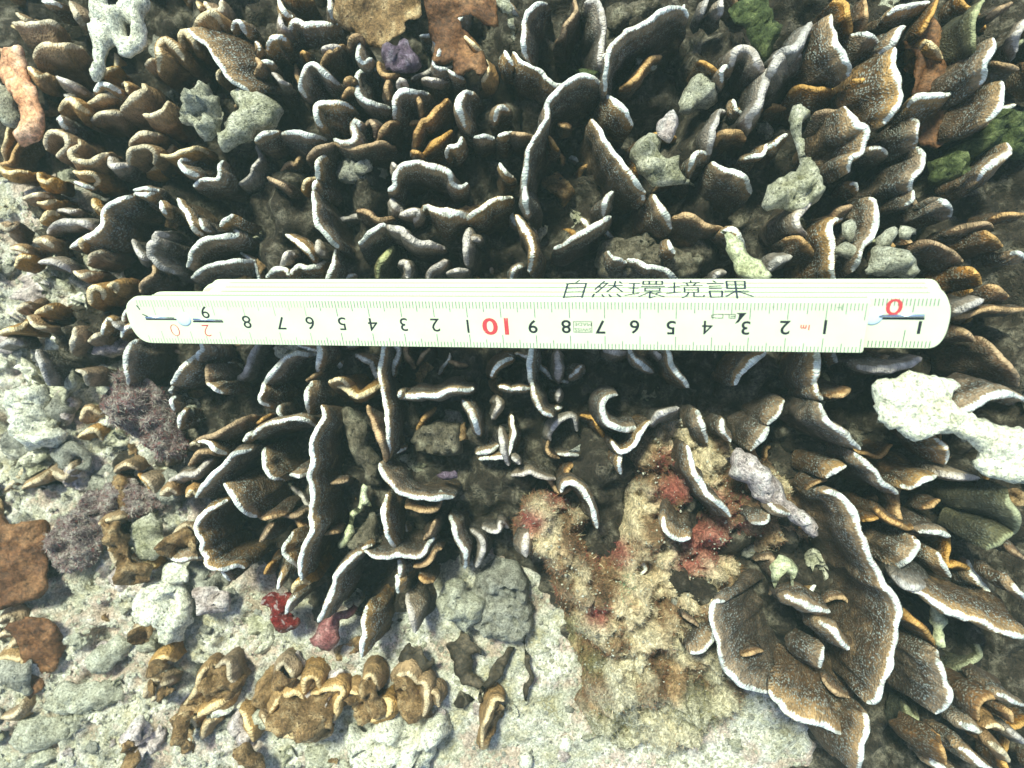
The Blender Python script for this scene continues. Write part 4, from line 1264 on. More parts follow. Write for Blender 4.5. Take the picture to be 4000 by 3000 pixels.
for lab, c, r, poly, mt in (
    ("tan forked leaf above the blue-white lump, lower left", 0, 2, "860,1200 960,1160 1080,1150 1100,1250 1130,1380 1150,1500 1320,1550 1320,1700 1150,1740 1000,1620 960,1500 930,1400 950,1260", 'leaf'),
    ("orange-brown leaf left of the scalloped fan", 0, 2, "1440,1330 1500,1290 1600,1220 1700,1280 1750,1400 1740,1490 1640,1510 1500,1500 1400,1470", 'leaf'),
    ("small brown leaf below the blue-white lump", 0, 3, "1140,480 1210,410 1340,450 1330,530 1240,610 1170,590", 'leaf'),
    ("thin brown leaf over the white rubble at the lower left", 0, 3, "1290,790 1400,690 1530,720 1480,780 1360,830", 'leaf'),
    ("round orange-brown leaf over the bottom left rubble", 0, 3, "1240,960 1290,900 1380,910 1360,1010 1280,1040", 'leaf'),
    ("brown leaf right of the round orange-brown leaf", 0, 3, "1310,1080 1400,960 1510,900 1510,1000 1420,1090 1350,1110", 'leaf'),
    ("largest speckled tan seaweed branch at the lower left", 0, 3, "1600,1110 1680,1000 1730,880 1760,800 1870,780 1950,740 2000,870 2090,900 2080,1000 1900,1100 1800,1150 1650,1260 1700,1140", 'leaf'),
    ("brown stem running down to the bottom edge, lower left", 0, 3, "1540,1200 1650,1180 1690,1300 1720,1420 1600,1430 1530,1340", 'leaf'),
    ("orange-brown leaf on the bottom edge, lower left", 0, 3, "1040,1480 1120,1400 1180,1460 1100,1540 1180,1600 1130,1700 1010,1700", 'leaf'),
    ("brown leaf cut by the bottom edge beside the toothed block", 0, 3, "2080,1440 2180,1380 2260,1500 2330,1700 2090,1700", 'leaf'),
    ("brown lobed leaf with a pointed top, bottom left of centre", 1, 3, "130,900 190,780 250,740 310,820 410,890 400,1000 240,1010 150,960", 'leaf'),
    ("small brown lobe between the two big leaves at the bottom", 1, 3, "400,1000 430,890 520,870 580,960 560,1050 440,1060", 'leaf'),
    ("broad rounded golden leaf near the bottom, left of the three-armed leaf", 1, 3, "120,1170 170,1080 260,1020 380,1010 420,1060 560,1000 740,980 740,1050 690,1180 650,1370 530,1400 400,1390 200,1380 90,1270", 'leaf'),
    ("three-armed brown leaf above the toothed block", 1, 3, "770,990 850,1000 910,1060 930,940 960,850 1010,840 1060,930 1070,1040 1140,1070 1140,1180 950,1280 850,1260 790,1130", 'leaf'),
    ("knotted brown leaf above the toothed block's right side", 1, 3, "1180,920 1220,850 1300,820 1370,860 1400,920 1470,910 1480,1040 1560,990 1580,1100 1440,1210 1340,1180 1200,1060", 'leaf'),
    ("long golden leaf right of the toothed block", 1, 3, "1930,1490 1940,1300 2000,1180 2020,1080 2090,1060 2150,1100 2150,1210 2080,1290 1990,1450", 'leaf'),
    ("straight dark stem slanting down right of the dark shards", 1, 3, "1960,1080 1970,940 2030,800 2090,700 2160,620 2220,640 2180,760 2080,860 2010,960 1990,1080", 'leafdark'),
    ("black jagged shard left of the dark forked leaf", 1, 3, "1240,820 1230,650 1290,560 1340,640 1430,610 1480,720 1550,700 1500,800 1400,910 1300,840", 'leafdark'),
    ("dark forked leaf on the sand left of the algae mound", 1, 3, "1640,620 1720,580 1750,470 1820,520 1830,580 1990,690 1960,720 1870,710 1870,800 1840,860 1960,930 1910,1000 1740,950 1720,760 1660,700", 'leafdark'),
    ("thin dark crooked stem on the sand beside the algae mound", 2, 3, "70,520 110,510 115,620 180,760 180,840 150,960 120,1100 100,1090 110,960 140,850 130,780 75,640", 'leafdark')):
    zz = -5.0 if c == 0 else -4.7
    dk = mt == 'leafdark'
    S('seaweed', lab, 'seaweed', mt, T(c, r, poly), zz, SW, h=.10 if dk else .42, hb=.3, curl=.1 if dk else .3, rough=.08 if dk else .42, warp=.2 if dk else .5, wfreq=1.0, edge_w=.2 if dk else .4, res=.10, rag=.07, nf=.9)
S('green_algae', "yellow-green algae growth at the top edge, right of the biggest fan", 'algae', 'green',
  T(2, 0, "1850,60 1960,0 2212,-60 2300,300 2212,560 2100,420 2010,330 1990,200 1900,180"), zt(2950) - .6, None, h=.6, rough=.5)
S('green_algae', "dull green algae sheet near the right edge above the ruler", 'algae', 'green',
  T(3, 0, "1640,1280 1760,1150 1880,1020 2000,980 2300,980 2300,1330 2100,1380 1900,1290 1700,1400 1650,1600 1400,1640 1370,1420 1500,1340"), zt(3850) - 2.2, None, h=.6, rough=.6, warp=.4)
S('green_algae', "yellow-green leafy strips left of the upright plates at the top", 'algae', 'palegreen',
  T(1, 0, "2080,-60 2170,-60 2200,80 2240,200 2290,340 2220,330 2150,220 2170,120 2100,120"), zt(2000) - .2, None, h=.25, rough=.25)
S('green_algae', "small pointed yellow-green leaf behind the white arch", 'algae', 'green',
  T(2, 0, "495,595 560,590 650,565 740,610 760,680 640,650 560,630"), zt(2300) - .6, None, h=.15, rough=.1)
S('dead_plate', "tall olive-tan plate edge behind the long pale diagonal blade, lower right", 'coral', 'yellow',
  T(3, 3, "1420,240 1500,270 1570,390 1540,480 1530,600 1470,620 1440,560 1420,420"), zt(3670) - .8, None, h=.3, rough=.12)
S('reef_knoll', "brown silt covered knoll above the handwriting on the ruler", 'rock', 'brownrock',
  T(2, 1, "730,560 760,440 880,380 1060,400 1180,320 1240,470 1480,470 1620,440 1720,560 1690,660 1560,760 900,800 720,740"), zt(2550) - 2.3, None, h=1.1, rough=.4)
S('reef_knoll', "dusty dead coral face between the two tall plates below the ruler", 'rock', 'brownrock',
  T(1, 2, "740,160 860,200 980,360 1020,560 1080,720 1080,900 960,860 880,680 780,460"), zt(1400) - 1.6, None, h=.8, rough=.3)
S('reef_knoll', "grey silted rock slope right of the narrow upright plate", 'rock', 'brownrock',
  T(1, 2, "1330,480 1430,360 1620,290 1760,320 1800,420 1780,560 1600,640 1400,600"), zt(1720) - 2.0, None, h=1.0, rough=.35)
S('reef_knoll', "grey sandy rock slope left of the algae mound foot", 'rock', 'grey',
  T(1, 2, "1820,1900 1900,1650 2080,1480 2300,1560 2380,1800 2400,2100 2260,2250 2000,2180 1850,2060"), -5.0, None, h=.9, rough=.4)
S('reef_knoll', "dusty rock face at the right end of the brown ruffles, low between the tall plates", 'rock', 'brownrock',
  T(1, 2, "790,1330 950,1150 1010,1090 1060,1180 1080,1300 1130,1400 930,1400 800,1420"), zt(1420) - 1.6, None, h=.7, rough=.3)
S('reef_knoll', "striped grey dead plate face behind the biggest fan at the top", 'rock', 'brownrock',
  T(2, 0, "820,60 1000,20 1350,30 1330,90 1080,200 900,330 840,250"), zt(2450) - 1.8, None, h=.6, rough=.3)
for lab, c, r, poly, z in (("tiny blue-grey snail shell in the algae mound's shadow", 2, 3, "1375,190 1410,170 1450,200 1440,260 1400,270 1375,230", -3.1),
                     ("round white ball-like shell by the bent coral wall's tip", 1, 2, "1560,940 1590,910 1625,935 1620,975 1580,975", -3.0),
                     ("round cream button shell on the bottom sand, near the centre", 2, 3, "395,1450 420,1390 480,1370 525,1420 520,1500 470,1530 410,1510", -5.2),
                     ("oval cream shell at the bottom left of the button shell", 2, 3, "60,1550 120,1510 180,1560 170,1650 100,1700 60,1640", -5.2),
                     ("pale shell on the right-hand sand below the algae mound", 2, 3, "1650,1400 1700,1360 1770,1390 1780,1440 1700,1470", -5.1),
                     ("green-grey pebble on the sand right of the button shell", 2, 3, "1250,1400 1310,1370 1370,1410 1360,1490 1310,1540 1270,1480", -5.1),
                     ("worn cup shell left of the algae mound", 2, 3, "20,400 60,310 130,300 190,370 190,440 130,500 50,480", -5.0)):
    S('shell', lab, 'shell', 'grey' if 'grey' in lab or 'cup' in lab else 'white', T(c, r, poly), z, None, h=.28, hb=.2, rough=.04, rag=.012, res=.08)
# ------------------------------------------------------------------ algae mound with its turf
def O(txt):
    return [(float(a.split(',')[0]) * 4000 / 2212, float(a.split(',')[1]) * 4000 / 2212) for a in txt.split()]
mound_poly = O("1110,1120 1130,1070 1190,1050 1250,1080 1290,1130 1325,1190 1345,1120 1330,1040 1335,960 1400,890 1490,885 1560,930 1640,980 1700,1030 1740,1090 1720,1150 1640,1190 1590,1250 1555,1330 1560,1420 1600,1490 1560,1550 1480,1590 1340,1600 1250,1545 1255,1430 1215,1340 1200,1240 1130,1180")
mz = -4.7
vs_, fs = slab_mesh(mound_poly, mz, h=1.7, hb=1.2, rough=.8, res=.14, rag=.12, edge_w=1.2, seed=5, nf=.95)
RIDGE = [(2070, 2010, 2320, 2330, 75, 1.0), (2230, 1900, 2140, 2010, 60, .8), (2480, 1980, 2440, 2350, 90, .7), (2640, 2150, 2900, 2000, 90, .7), (2400, 2350, 2500, 2700, 130, .8), (2640, 1700, 2760, 1900, 90, .6), (2760, 2250, 2650, 2500, 90, .5)]
PIT = [(2330, 2110, 75, 1.5), (2560, 2020, 80, 1.2), (2480, 2350, 30, .7), (2350, 2400, 40, .6), (2880, 2180, 80, 1.2), (2620, 2330, 60, .9), (2700, 2480, 90, .8), (2370, 2230, 50, 1.1), (2480, 1790, 45, .6), (2520, 2230, 45, .9), (2440, 2480, 30, .7), (2560, 2560, 35, .6), (2300, 2520, 40, .6), (2600, 1760, 50, .6)]
def relief(v):
    x, y, z = v
    if z < mz - .05: return v
    k = F / (H - z); px, py = 2000 + x * k, 1500 - y * k
    d = 0.0
    for x0, y0, x1, y1, r, a in RIDGE:
        t = max(0, min(1, ((px - x0) * (x1 - x0) + (py - y0) * (y1 - y0)) / ((x1 - x0) ** 2 + (y1 - y0) ** 2)))
        q = math.hypot(px - x0 - t * (x1 - x0), py - y0 - t * (y1 - y0)) / r
        d = max(d, a * math.exp(-q ** 4))
    for x0, y0, r, a in PIT: d -= a * math.exp(-(math.hypot(px - x0, py - y0) / r) ** 4)
    e_ = min(1, max(0, (z - mz) * 2))
    return (x, y, z + d * e_)
vs_ = [relief(v) for v in vs_]
b = NB('turf_covered_rock', 0.9, 0.2)
obj = b.n('ShaderNodeTexCoord').outputs['Object']
n2 = b.noise(obj, 7, 4, .75)
pg = b.n('ShaderNodeVertexColor', layer_name='Pigment').outputs['Color']
c = b.mix(1.0, pg, b.ramp(n2, [(0.3, 0.3), (0.48, 0.9), (0.64, 1.9)]), 'MULTIPLY')
b.color(c); b.bump(n2, 1.0, .15)
M['turf'] = b.m
mound = place(mesh_obj('algae_mound', vs_, fs, M['turf']))
RED = [(2060, 2040, 55), (2190, 1930, 60), (2640, 1910, 75), (2840, 2020, 120), (2740, 2110, 95), (2400, 1800, 40), (2340, 2400, 50), (2420, 2160, 60), (2130, 2330, 50), (2350, 2150, 60), (2600, 1800, 50), (2700, 2200, 60)]
OLV = [(2180, 2480, 90), (2370, 2860, 120), (2680, 2020, 80), (2720, 2760, 100), (2300, 2600, 70)]
def pigment(x, y, z):
    k = F / (H - z); px, py = 2000 + x * k, 1500 - y * k
    n_ = fnoise(x * .9, y * .9, 4.4, 4); m_ = fnoise(x * 1.6, y * 1.6, 7.4, 3)
    c_ = np.array((.20, .125, .065)) * (1 + 1.1 * m_)
    w = 0
    for x0, y0, x1, y1, r, a in RIDGE:
        t = max(0, min(1, ((px - x0) * (x1 - x0) + (py - y0) * (y1 - y0)) / ((x1 - x0) ** 2 + (y1 - y0) ** 2)))
        w = max(w, math.exp(-(math.hypot(px - x0 - t * (x1 - x0), py - y0 - t * (y1 - y0)) / (r * 1.0)) ** 2) * (1.05 if r < 120 else .95))
    w = min(1, max(0, w * .85 + n_ * 1.8 - .06))
    c_ = c_ * (1 - w) + np.array((.56, .44, .28)) * w
    for L_, cc in ((OLV, (.13, .11, .04)), (RED, (.24, .055, .042))):
        w = max(math.exp(-(math.hypot(px - x_, py - y_) / r) ** 2) for x_, y_, r in L_)
        w = min(.85, max(0, w * 1.15 + n_ * 1.3 * (.2 + w) - .20))
        c_ = c_ * (1 - w) + np.array(cc) * w
    w = min(.8, max(0, (py - 2560) / 260 + n_ * 1.2))
    c_ = c_ * (1 - w) + np.array((.50, .45, .33)) * w
    return np.clip(c_, .01, .9)
ca = mound.data.color_attributes.new('Pigment', 'FLOAT_COLOR', 'POINT')
for i_, v in enumerate(vs_):
    q_ = pigment(*v); ca.data[i_].color = (q_[0], q_[1], q_[2], 1)
tag(mound, "algae covered rock mound of cream, brown and red fuzz below the ruler, right of centre", 'rock')

def fuzz(name, target_v, target_f, count, length, palette, parent, seed, width=.014, sel=None, lean=(.25, .05)):
    """short algae threads standing on a surface, each a tapering bent blade"""
    rnd = random.Random(seed)
    tri = []; ar = []
    for f in target_f:
        a, b_, c_ = (Vector(target_v[i]) for i in f[:3])
        nrm = (b_ - a).cross(c_ - a)
        if nrm.z < 0.0: continue
        tri.append((a, b_, c_, nrm.normalized())); ar.append(nrm.length)
    ar = np.cumsum(ar); ar /= ar[-1]
    groups = [([], []) for _ in palette]
    for _ in range(count):
        a, b_, c_, nn = tri[int(np.searchsorted(ar, rnd.random()))]
        u, v = rnd.random(), rnd.random()
        if u + v > 1: u, v = 1 - u, 1 - v
        p = a + (b_ - a) * u + (c_ - a) * v
        g = sel(p, rnd)
        if g is None: continue
        V, Fc = groups[g]
        dr = (nn + Vector((rnd.gauss(lean[0], .5), rnd.gauss(lean[1], .5), rnd.uniform(0, .4)))).normalized()
        L = length * rnd.uniform(.4, 1.3)
        side = dr.cross(Vector((rnd.gauss(0, 1), rnd.gauss(0, 1), .3))).normalized() * width * rnd.uniform(.6, 1.4)
        bend = Vector((rnd.gauss(0, .3), rnd.gauss(0, .3), rnd.gauss(0, .2))) * L
        st = len(V)
        p0 = p - nn * .03
        for t, wdt in ((0, 1), (.5, .8), (1, .15)):
            q = p0 + dr * L * t + bend * t * t
            V.append(q + side * wdt); V.append(q - side * wdt)
        for k_ in (0, 2): Fc.append((st + k_, st + k_ + 1, st + k_ + 3, st + k_ + 2))
    for (V, Fc), mt in zip(groups, palette):
        if not V: continue
        inv = parent.matrix_basis.inverted() if parent else None
        o = mesh_obj(name, V, Fc, mt, parent)
        tag(o, kind='stuff')
    return
def flat(name, colr, rough=.6):
    b = NB(name, rough, .4)
    obj = b.n('ShaderNodeTexCoord').outputs['Object']
    c = b.mix(1.0, colr, b.ramp(b.noise(obj, 2.0, 3), [(0.3, .5), (.7, 1.5)]), 'MULTIPLY')
    b.color(c)
    return b.m
PAL = [flat('turf_cream', (.52, .42, .26)), flat('turf_brown', (.25, .115, .055)), flat('turf_red', (.25, .05, .04)), flat('turf_olive', (.20, .17, .07)), flat('turf_green', (.20, .36, .20))]
def sel_m(p, rnd):
    k = F / (H - p.z)
    px, py = 2000 + p.x * k, 1500 - p.y * k
    for x, y, r in RED:
        if math.hypot(px - x, py - y) < r * rnd.uniform(.6, 1.3): return 2
    for x, y, r in OLV:
        if math.hypot(px - x, py - y) < r * rnd.uniform(.6, 1.3): return 3
    if math.hypot((px - 2450), (py - 2300) * .4) < 30 and rnd.random() < .6: return 4
    q_ = pigment(p.x, p.y, p.z)
    return 0 if q_[0] > .36 * rnd.uniform(.7, 1.3) else 1
fuzz('algae_turf', vs_, fs, 52000, .12, PAL, mound, 3, .008, sel_m)
fuzz('algae_fringe', vs_, fs, 7000, .24, PAL, mound, 6, .009, lambda p, r: r.choice((1, 1, 1, 3, 0)) if p.z < mz + .9 else None)
# pale stones and shell crumbs caught in the turf
def crumbs(name, pts, mat, size, parent=None, seed=0, squash=.7):
    rnd = random.Random(seed)
    bm = bmesh.new(); bmesh.ops.create_icosphere(bm, subdivisions=1, radius=1.0)
    bv = [v.co.copy() for v in bm.verts]; bf = [[v.index for v in f.verts] for f in bm.faces]; bm.free()
    V, Fc = [], []
    for p in pts:
        s = size * (rnd.random() ** 2 * 1.6 + .35)
        sc = Vector((rnd.uniform(.6, 1.4), rnd.uniform(.6, 1.4), rnd.uniform(.4, 1) * squash))
        a = rnd.uniform(0, 6.28); ca, sa = math.cos(a), math.sin(a)
        st = len(V)
        for v in bv:
            x, y, z = v.x * sc.x * s * rnd.uniform(.8, 1.2), v.y * sc.y * s * rnd.uniform(.8, 1.2), v.z * sc.z * s
            V.append(Vector((p[0] + x * ca - y * sa, p[1] + x * sa + y * ca, p[2] + z)))
        for f in bf: Fc.append(tuple(i + st for i in f))
    o = mesh_obj(name, V, Fc, mat, parent, smooth=False)
    return o
rnd = random.Random(9)
tops = [Vector(v) for v in vs_ if v[2] > mz + .5]
o = crumbs('sand_grain', [rnd.choice(tops) + Vector((rnd.uniform(-.1, .1), rnd.uniform(-.1, .1), -.01)) for _ in range(3600)], M['pale'], .020, mound, 4)
tag(o, kind='stuff')

# red thread weed on the left-hand sand
rw_poly = T(0, 2, "860,150 1000,-60 1200,-120 1350,20 1480,150 1550,350 1620,520 1600,640 1400,640 1250,560 1150,420 950,330")
rv, rf = slab_mesh(rw_poly, -5.4, h=.5, hb=.5, rough=.6, seed=8, edge_w=.9)
b = NB('weed_silt', .95, .1)
obj = b.n('ShaderNodeTexCoord').outputs['Object']
c = b.ramp(b.noise(obj, 3.5, 5, .75), [(.35, (.07, .035, .035)), (.5, (.20, .14, .13)), (.65, (.42, .38, .33))])
b.color(c); b.bump(b.noise(obj, 9, 3), .9, .12)
M['weedsilt'] = b.m
rw = place(mesh_obj('red_weed', rv, rf, M['weedsilt'])); tag(rw, "red thread weed mat on the sand, below the ruler's left end", 'seaweed')
PAL2 = [flat('thread_red', (.22, .04, .035)), flat('thread_mauve', (.21, .14, .14)), flat('thread_grey', (.36, .31, .26))]
fuzz('weed_threads', rv, rf, 9000, .16, PAL2, rw, 12, .011, lambda p, r: r.choice((0, 1, 1, 2, 2, 2)))
rw_poly2 = T(0, 2, "760,930 880,870 1100,830 1380,900 1420,1050 1200,1150 900,1180 900,1350 860,1550 600,1650 440,1600 400,1380 520,1160 720,1050")
rv, rf = slab_mesh(rw_poly2, -6.0, h=.45, hb=.5, rough=.5, seed=9, edge_w=.9)
rw = place(mesh_obj('red_weed', rv, rf, M['weedsilt'])); tag(rw, "greyish mauve weed mat left of the tan forked leaf, lower left", 'seaweed')
fuzz('weed_threads', rv, rf, 8000, .13, PAL2, rw, 13, .011, lambda p, r: r.choice((0, 1, 1, 2, 2, 2, 2, 2)))

# ------------------------------------------------------------------ loose bottom: grains and rubble chips
def sand_pts(n, seed, lift=0.0, sel=None):
    rnd = random.Random(seed); out = []
    while len(out) < n:
        px, py = rnd.uniform(-200, 3300), rnd.uniform(600, 3200)
        if float(sand_side(np.array(px), np.array(py))) < 10: continue
        if sel and not sel(px, py, rnd): continue
        z = -5.5
        w = P(px, py, z)
        X, Y = np.array([[w.x]]), np.array([[w.y]])
        zz = float(z_sand(X, Y)[0, 0])
        out.append(Vector((w.x, w.y, zz + lift)))
    return out
o = crumbs('sand_grain', sand_pts(9000, 21, .01), M['pale'], .05, None, 5); tag(o, 'loose pale sand grains over the sea bed', 'sand', kind='stuff')
o = crumbs('shell_grit', sand_pts(1900, 22, .0), M['pale'], .075, None, 6); tag(o, 'white shell grit scattered over the sea bed', 'shell grit', kind='stuff')
o = crumbs('dark_grit', sand_pts(1500, 23, .02), M['grey'], .06, None, 7); tag(o, 'grey coral grit scattered over the sea bed', 'grit', kind='stuff')
chips = []
rnd = random.Random(31)
for q in range(14):
    na = rnd.randrange(7, 12); asp = rnd.uniform(.45, 1.0)
    ang = [(i_ + rnd.uniform(-.3, .3)) / na * 2 * math.pi for i_ in range(na)]
    rad = [rnd.uniform(.45, 1.0) for _ in ang]
    k0 = F / H
    pl = [(2000 + math.cos(a_) * r_ * .62 * k0, 1500 - math.sin(a_) * r_ * .62 * asp * k0) for a_, r_ in zip(ang, rad)]
    cv, cf = slab_mesh(pl, 0, h=.2, hb=.2, rough=rnd.uniform(.12, .3), res=.075, rag=.07, warp=.15, wfreq=1.2, edge_w=.22, seed=q * 13 + 2, nf=2.2, curl=.2)
    me = bpy.data.meshes.new('rubble_chip'); me.from_pydata(cv, [], cf)
    me.polygons.foreach_set('use_smooth', [True] * len(me.polygons))
    me.materials.append(M[('pale', 'white', 'grey', 'pale', 'pinkwhite', 'palegreen', 'leaf')[q % 7]])
    chips.append(me)
kinds = ("pale", "white", "grey", "pale", "pinkish", "greenish", "brown")
for q, p in enumerate(sand_pts(215, 33, .06, lambda x, y, r: x < 1500 or (y > 2600 and r.random() < .5))):
    k_ = rnd.randrange(14) if p.x < 0 else rnd.randrange(5)
    o = bpy.data.objects.new('rubble_chip', chips[k_]); o.location = p
    o.rotation_euler = (rnd.uniform(-.4, .4), rnd.uniform(-.4, .4), rnd.uniform(0, 6.28))
    s = .35 + 1.9 * rnd.random() ** 1.8 if p.x < -4 else rnd.uniform(.2, .65); o.scale = (s, s, s)
    col.objects.link(o)
    sz = 'large' if s > 1.1 else 'small' if s > .55 else 'tiny'
    cx_, cy_ = 2000 + p.x * F / (H - p.z), 1500 - p.y * F / (H - p.z)
    where = ('at the left edge, level with the ruler' if cy_ < 1500 else 'left of the coral, below the ruler' if cy_ < 2050 else 'in the bottom left corner' if cx_ < 500 and cy_ > 2400
             else 'on the lower left rubble' if cx_ < 1000 else 'on the bottom sand left of centre' if cx_ < 1900 else 'on the bottom sand right of centre') if sz == 'large' else 'on the sea bed'
    tag(o, "%s %s chip of broken coral %s" % (sz, kinds[k_ % 7], where), 'rubble', '%s %s coral chips strewn on the sea bed' % (sz, kinds[k_ % 7]))

rnd = random.Random(61)
for q in range(80):
    while True:
        px, py = rnd.uniform(0, 4000), rnd.uniform(0, 3000)
        if float(sand_side(np.array(px), np.array(py))) < -60 and not (2000 < px < 2900 and 1650 < py < 2900): break
    w = P(px, py, -4.5)
    zz = float(z_rock(np.array([[w.x]]), np.array([[w.y]]))[0, 0])
    k_ = rnd.choice((0, 2, 3, 5, 6, 7, 9, 10, 12, 13))
    o = bpy.data.objects.new('rubble_chip', chips[k_]); o.location = (w.x, w.y, zz + .15)
    o.rotation_euler = (rnd.uniform(-.6, .6), rnd.uniform(-.6, .6), rnd.uniform(0, 6.28))
    s = rnd.uniform(.5, 1.5); o.scale = (s, s, s)
    col.objects.link(o)
    tag(o, "%s crumb of dead coral caught deep between the coral plates" % kinds[k_ % 7], 'rubble', '%s crumbs caught between the coral plates' % kinds[k_ % 7])

# ------------------------------------------------------------------ the water itself
bm = bmesh.new(); bmesh.ops.create_cube(bm, size=1.0)
for v in bm.verts: v.co = Vector((v.co.x * 260, v.co.y * 260, -14 + (v.co.z + .5) * 42))
me = bpy.data.meshes.new('haze'); bm.to_mesh(me); bm.free()
hz = bpy.data.objects.new('haze', me); col.objects.link(hz); tag(hz, kind='stuff')
hm = bpy.data.materials.new('sea_water'); hm.use_nodes = True
hn = hm.node_tree; hn.nodes.clear()
ho = hn.nodes.new('ShaderNodeOutputMaterial'); pv = hn.nodes.new('ShaderNodeVolumePrincipled')
pv.inputs['Color'].default_value = (.66, .95, .84, 1); pv.inputs['Density'].default_value = .0010
hn.links.new(pv.outputs[0], ho.inputs['Volume']); me.materials.append(hm)
# ------------------------------------------------------------------ folding ruler
U = (P(3400, 1272, 1.72) - P(600, 1248, -2.0)).normalized()
th_ = R(33)
N = Vector((0, -math.sin(th_), math.cos(th_)))
N = (N - U * N.dot(U)).normalized()
V_ = U.cross(N) * -1          # across the face, towards the lower edge of the picture
if V_.y > 0: V_ = -V_
O0 = P(2000, 1269, 0.0) - V_ * 0.8
def RP(u, v, n=0.0):
    return O0 + U * u + V_ * v + N * n
K0, KA_ = 131.4, 0.00769
def u_of(px):
    x = px - 2000.0
    return x / (K0 + KA_ * x)

b = NB('ruler_plastic', 0.38, 0.45)
obj = b.n('ShaderNodeTexCoord').outputs['Object']
c = b.ramp(b.noise(obj, 1.2, 4), [(.3, (.70, .73, .48)), (.7, (.75, .78, .53))])
sc_ = b.ramp(b.noise(b.map(obj, (1, 14, 14)), 2.0, 3), [(.66, 0.0), (.72, .22)])
c = b.mix(sc_, c, (.55, .56, .48))
b.color(c); b.bump(b.noise(obj, 6, 3), .15, .02)
M['ruler'] = b.m
b = NB('ruler_print_black', 0.5, 0.4)
obj = b.n('ShaderNodeTexCoord').outputs['Object']
b.color(b.ramp(b.noise(obj, 9, 3, .8), [(.3, (.012, .014, .016)), (.66, (.02, .022, .024)), (.74, (.25, .26, .24))]))
M['ink'] = b.m
b = NB('ruler_print_red', 0.5, 0.4)
obj = b.n('ShaderNodeTexCoord').outputs['Object']
b.color(b.ramp(b.noise(obj, 7, 3, .8), [(.3, (.62, .05, .06)), (.62, (.62, .07, .07)), (.70, (.72, .45, .38))]))
M['redink'] = b.m
b = NB('ruler_print_green', 0.5, 0.4); b.b.inputs['Base Color'].default_value = (.13, .20, .14, 1); M['tick'] = b.m
b = NB('faint_print_gap_shade', 0.5, 0.4); b.b.inputs['Base Color'].default_value = (.34, .40, .27, 1); M['tick_gapshade'] = b.m  # faint print; also colours the painted shadow lines at the leaf gaps
b = NB('ruler_steel', 0.25, 0.5); b.b.inputs['Metallic'].default_value = 1.0; b.b.inputs['Base Color'].default_value = (.55, .60, .68, 1); M['steel'] = b.m
b = NB('marker_ink', 0.6, 0.3); b.b.inputs['Base Color'].default_value = (.02, .03, .05, 1); M['marker'] = b.m
b = NB('gap_shade', 0.9, 0.1); b.b.inputs['Base Color'].default_value = (.10, .11, .08, 1); M['gapshade'] = b.m  # dark tone for painted gap shade, left unassigned

ruler = empty('folding_ruler', tuple(RP(0, .8, -1.41)))
tag(ruler, "cream folding ruler lying closed across the coral with upside-down numerals", 'ruler')

def seg(u0, u1, n_top, thick, endl, endr, v0=0.0, v1=1.6):
    """one leaf of the ruler: outline in u, v; rounded ends; softened edges"""
    pts = []
    def end(u, dir_, r):
        out = []
        if r <= .12:
            for a in np.linspace(-90, 0, 4): out.append((u + dir_ * (-r + r * math.cos(R(a))), v0 + r + r * math.sin(R(a))))
            for a in np.linspace(0, 90, 4): out.append((u + dir_ * (-r + r * math.cos(R(a))), v1 - r + r * math.sin(R(a))))
        else:
            for a in np.linspace(-90, 90, 19):
                ca, sa = math.cos(R(a)), math.sin(R(a))
                x = abs(ca) ** .75; y = math.copysign(abs(sa) ** .85, sa)
                out.append((u + dir_ * (-r + r * x), (v0 + v1) / 2 + (v1 - v0) / 2 * y))
        return out
    right = end(u1, 1, endr); left = end(u0, -1, endl)
    outl = right + left[::-1]
    c_ = np.array(outl); cen = np.array([(u0 + u1) / 2, (v0 + v1) / 2])
    bev = .022
    def inset(d):
        q = []
        for x, y in outl:
            q.append((x - math.copysign(d, x - cen[0]) * (1 if abs(x - cen[0]) > (u1 - u0) / 2 - 1.0 else 0), y - (y - cen[1]) / .8 * d))
        return q
    layers = [(inset(bev), n_top), (outl, n_top - bev), (outl, n_top - thick + bev), (inset(bev), n_top - thick)]
    verts = []; faces = []
    n = len(outl)
    for L_, nn in layers:
        for x, y in L_: verts.append(RP(x, y, nn))
    for k_ in range(3):
        for i in range(n):
            j = (i + 1) % n
            faces.append((k_ * n + i, k_ * n + j, (k_ + 1) * n + j, (k_ + 1) * n + i))
    faces.append(tuple(range(n))[::-1]); faces.append(tuple(range(3 * n, 4 * n)))
    o = mesh_obj('ruler_leaf', verts, faces, M['ruler'], ruler, smooth=False)
    bm = bmesh.new(); bm.from_mesh(o.data); bmesh.ops.recalc_face_normals(bm, faces=bm.faces); bm.to_mesh(o.data); bm.free()
    return o
TH = .240; GAP = .288
uL = u_of(520)
seg(uL, u_of(3393), 0, TH, .62, .07)
seg(u_of(595) - .08, 11.95, -GAP, TH, .62, .45)
seg(u_of(820) - .25, 11.98, -2 * GAP, TH, .5, .45)
seg(u_of(790) - .25, 11.92, -3 * GAP, TH, .5, .45)
seg(u_of(800) - .25, 11.94, -4 * GAP, TH, .5, .45)

def quads(name, qs, mat, parent=None, lift=.004):
    V, Fc = [], []
    for q in qs:
        st = len(V); V += q; Fc.append(tuple(range(st, st + len(q))))
    o = mesh_obj(name, V, Fc, mat, parent or ruler, smooth=False)
    return o
def fq(u0, u1, v0, v1, n): return [RP(u0, v0, n), RP(u1, v0, n), RP(u1, v1, n), RP(u0, v1, n)]
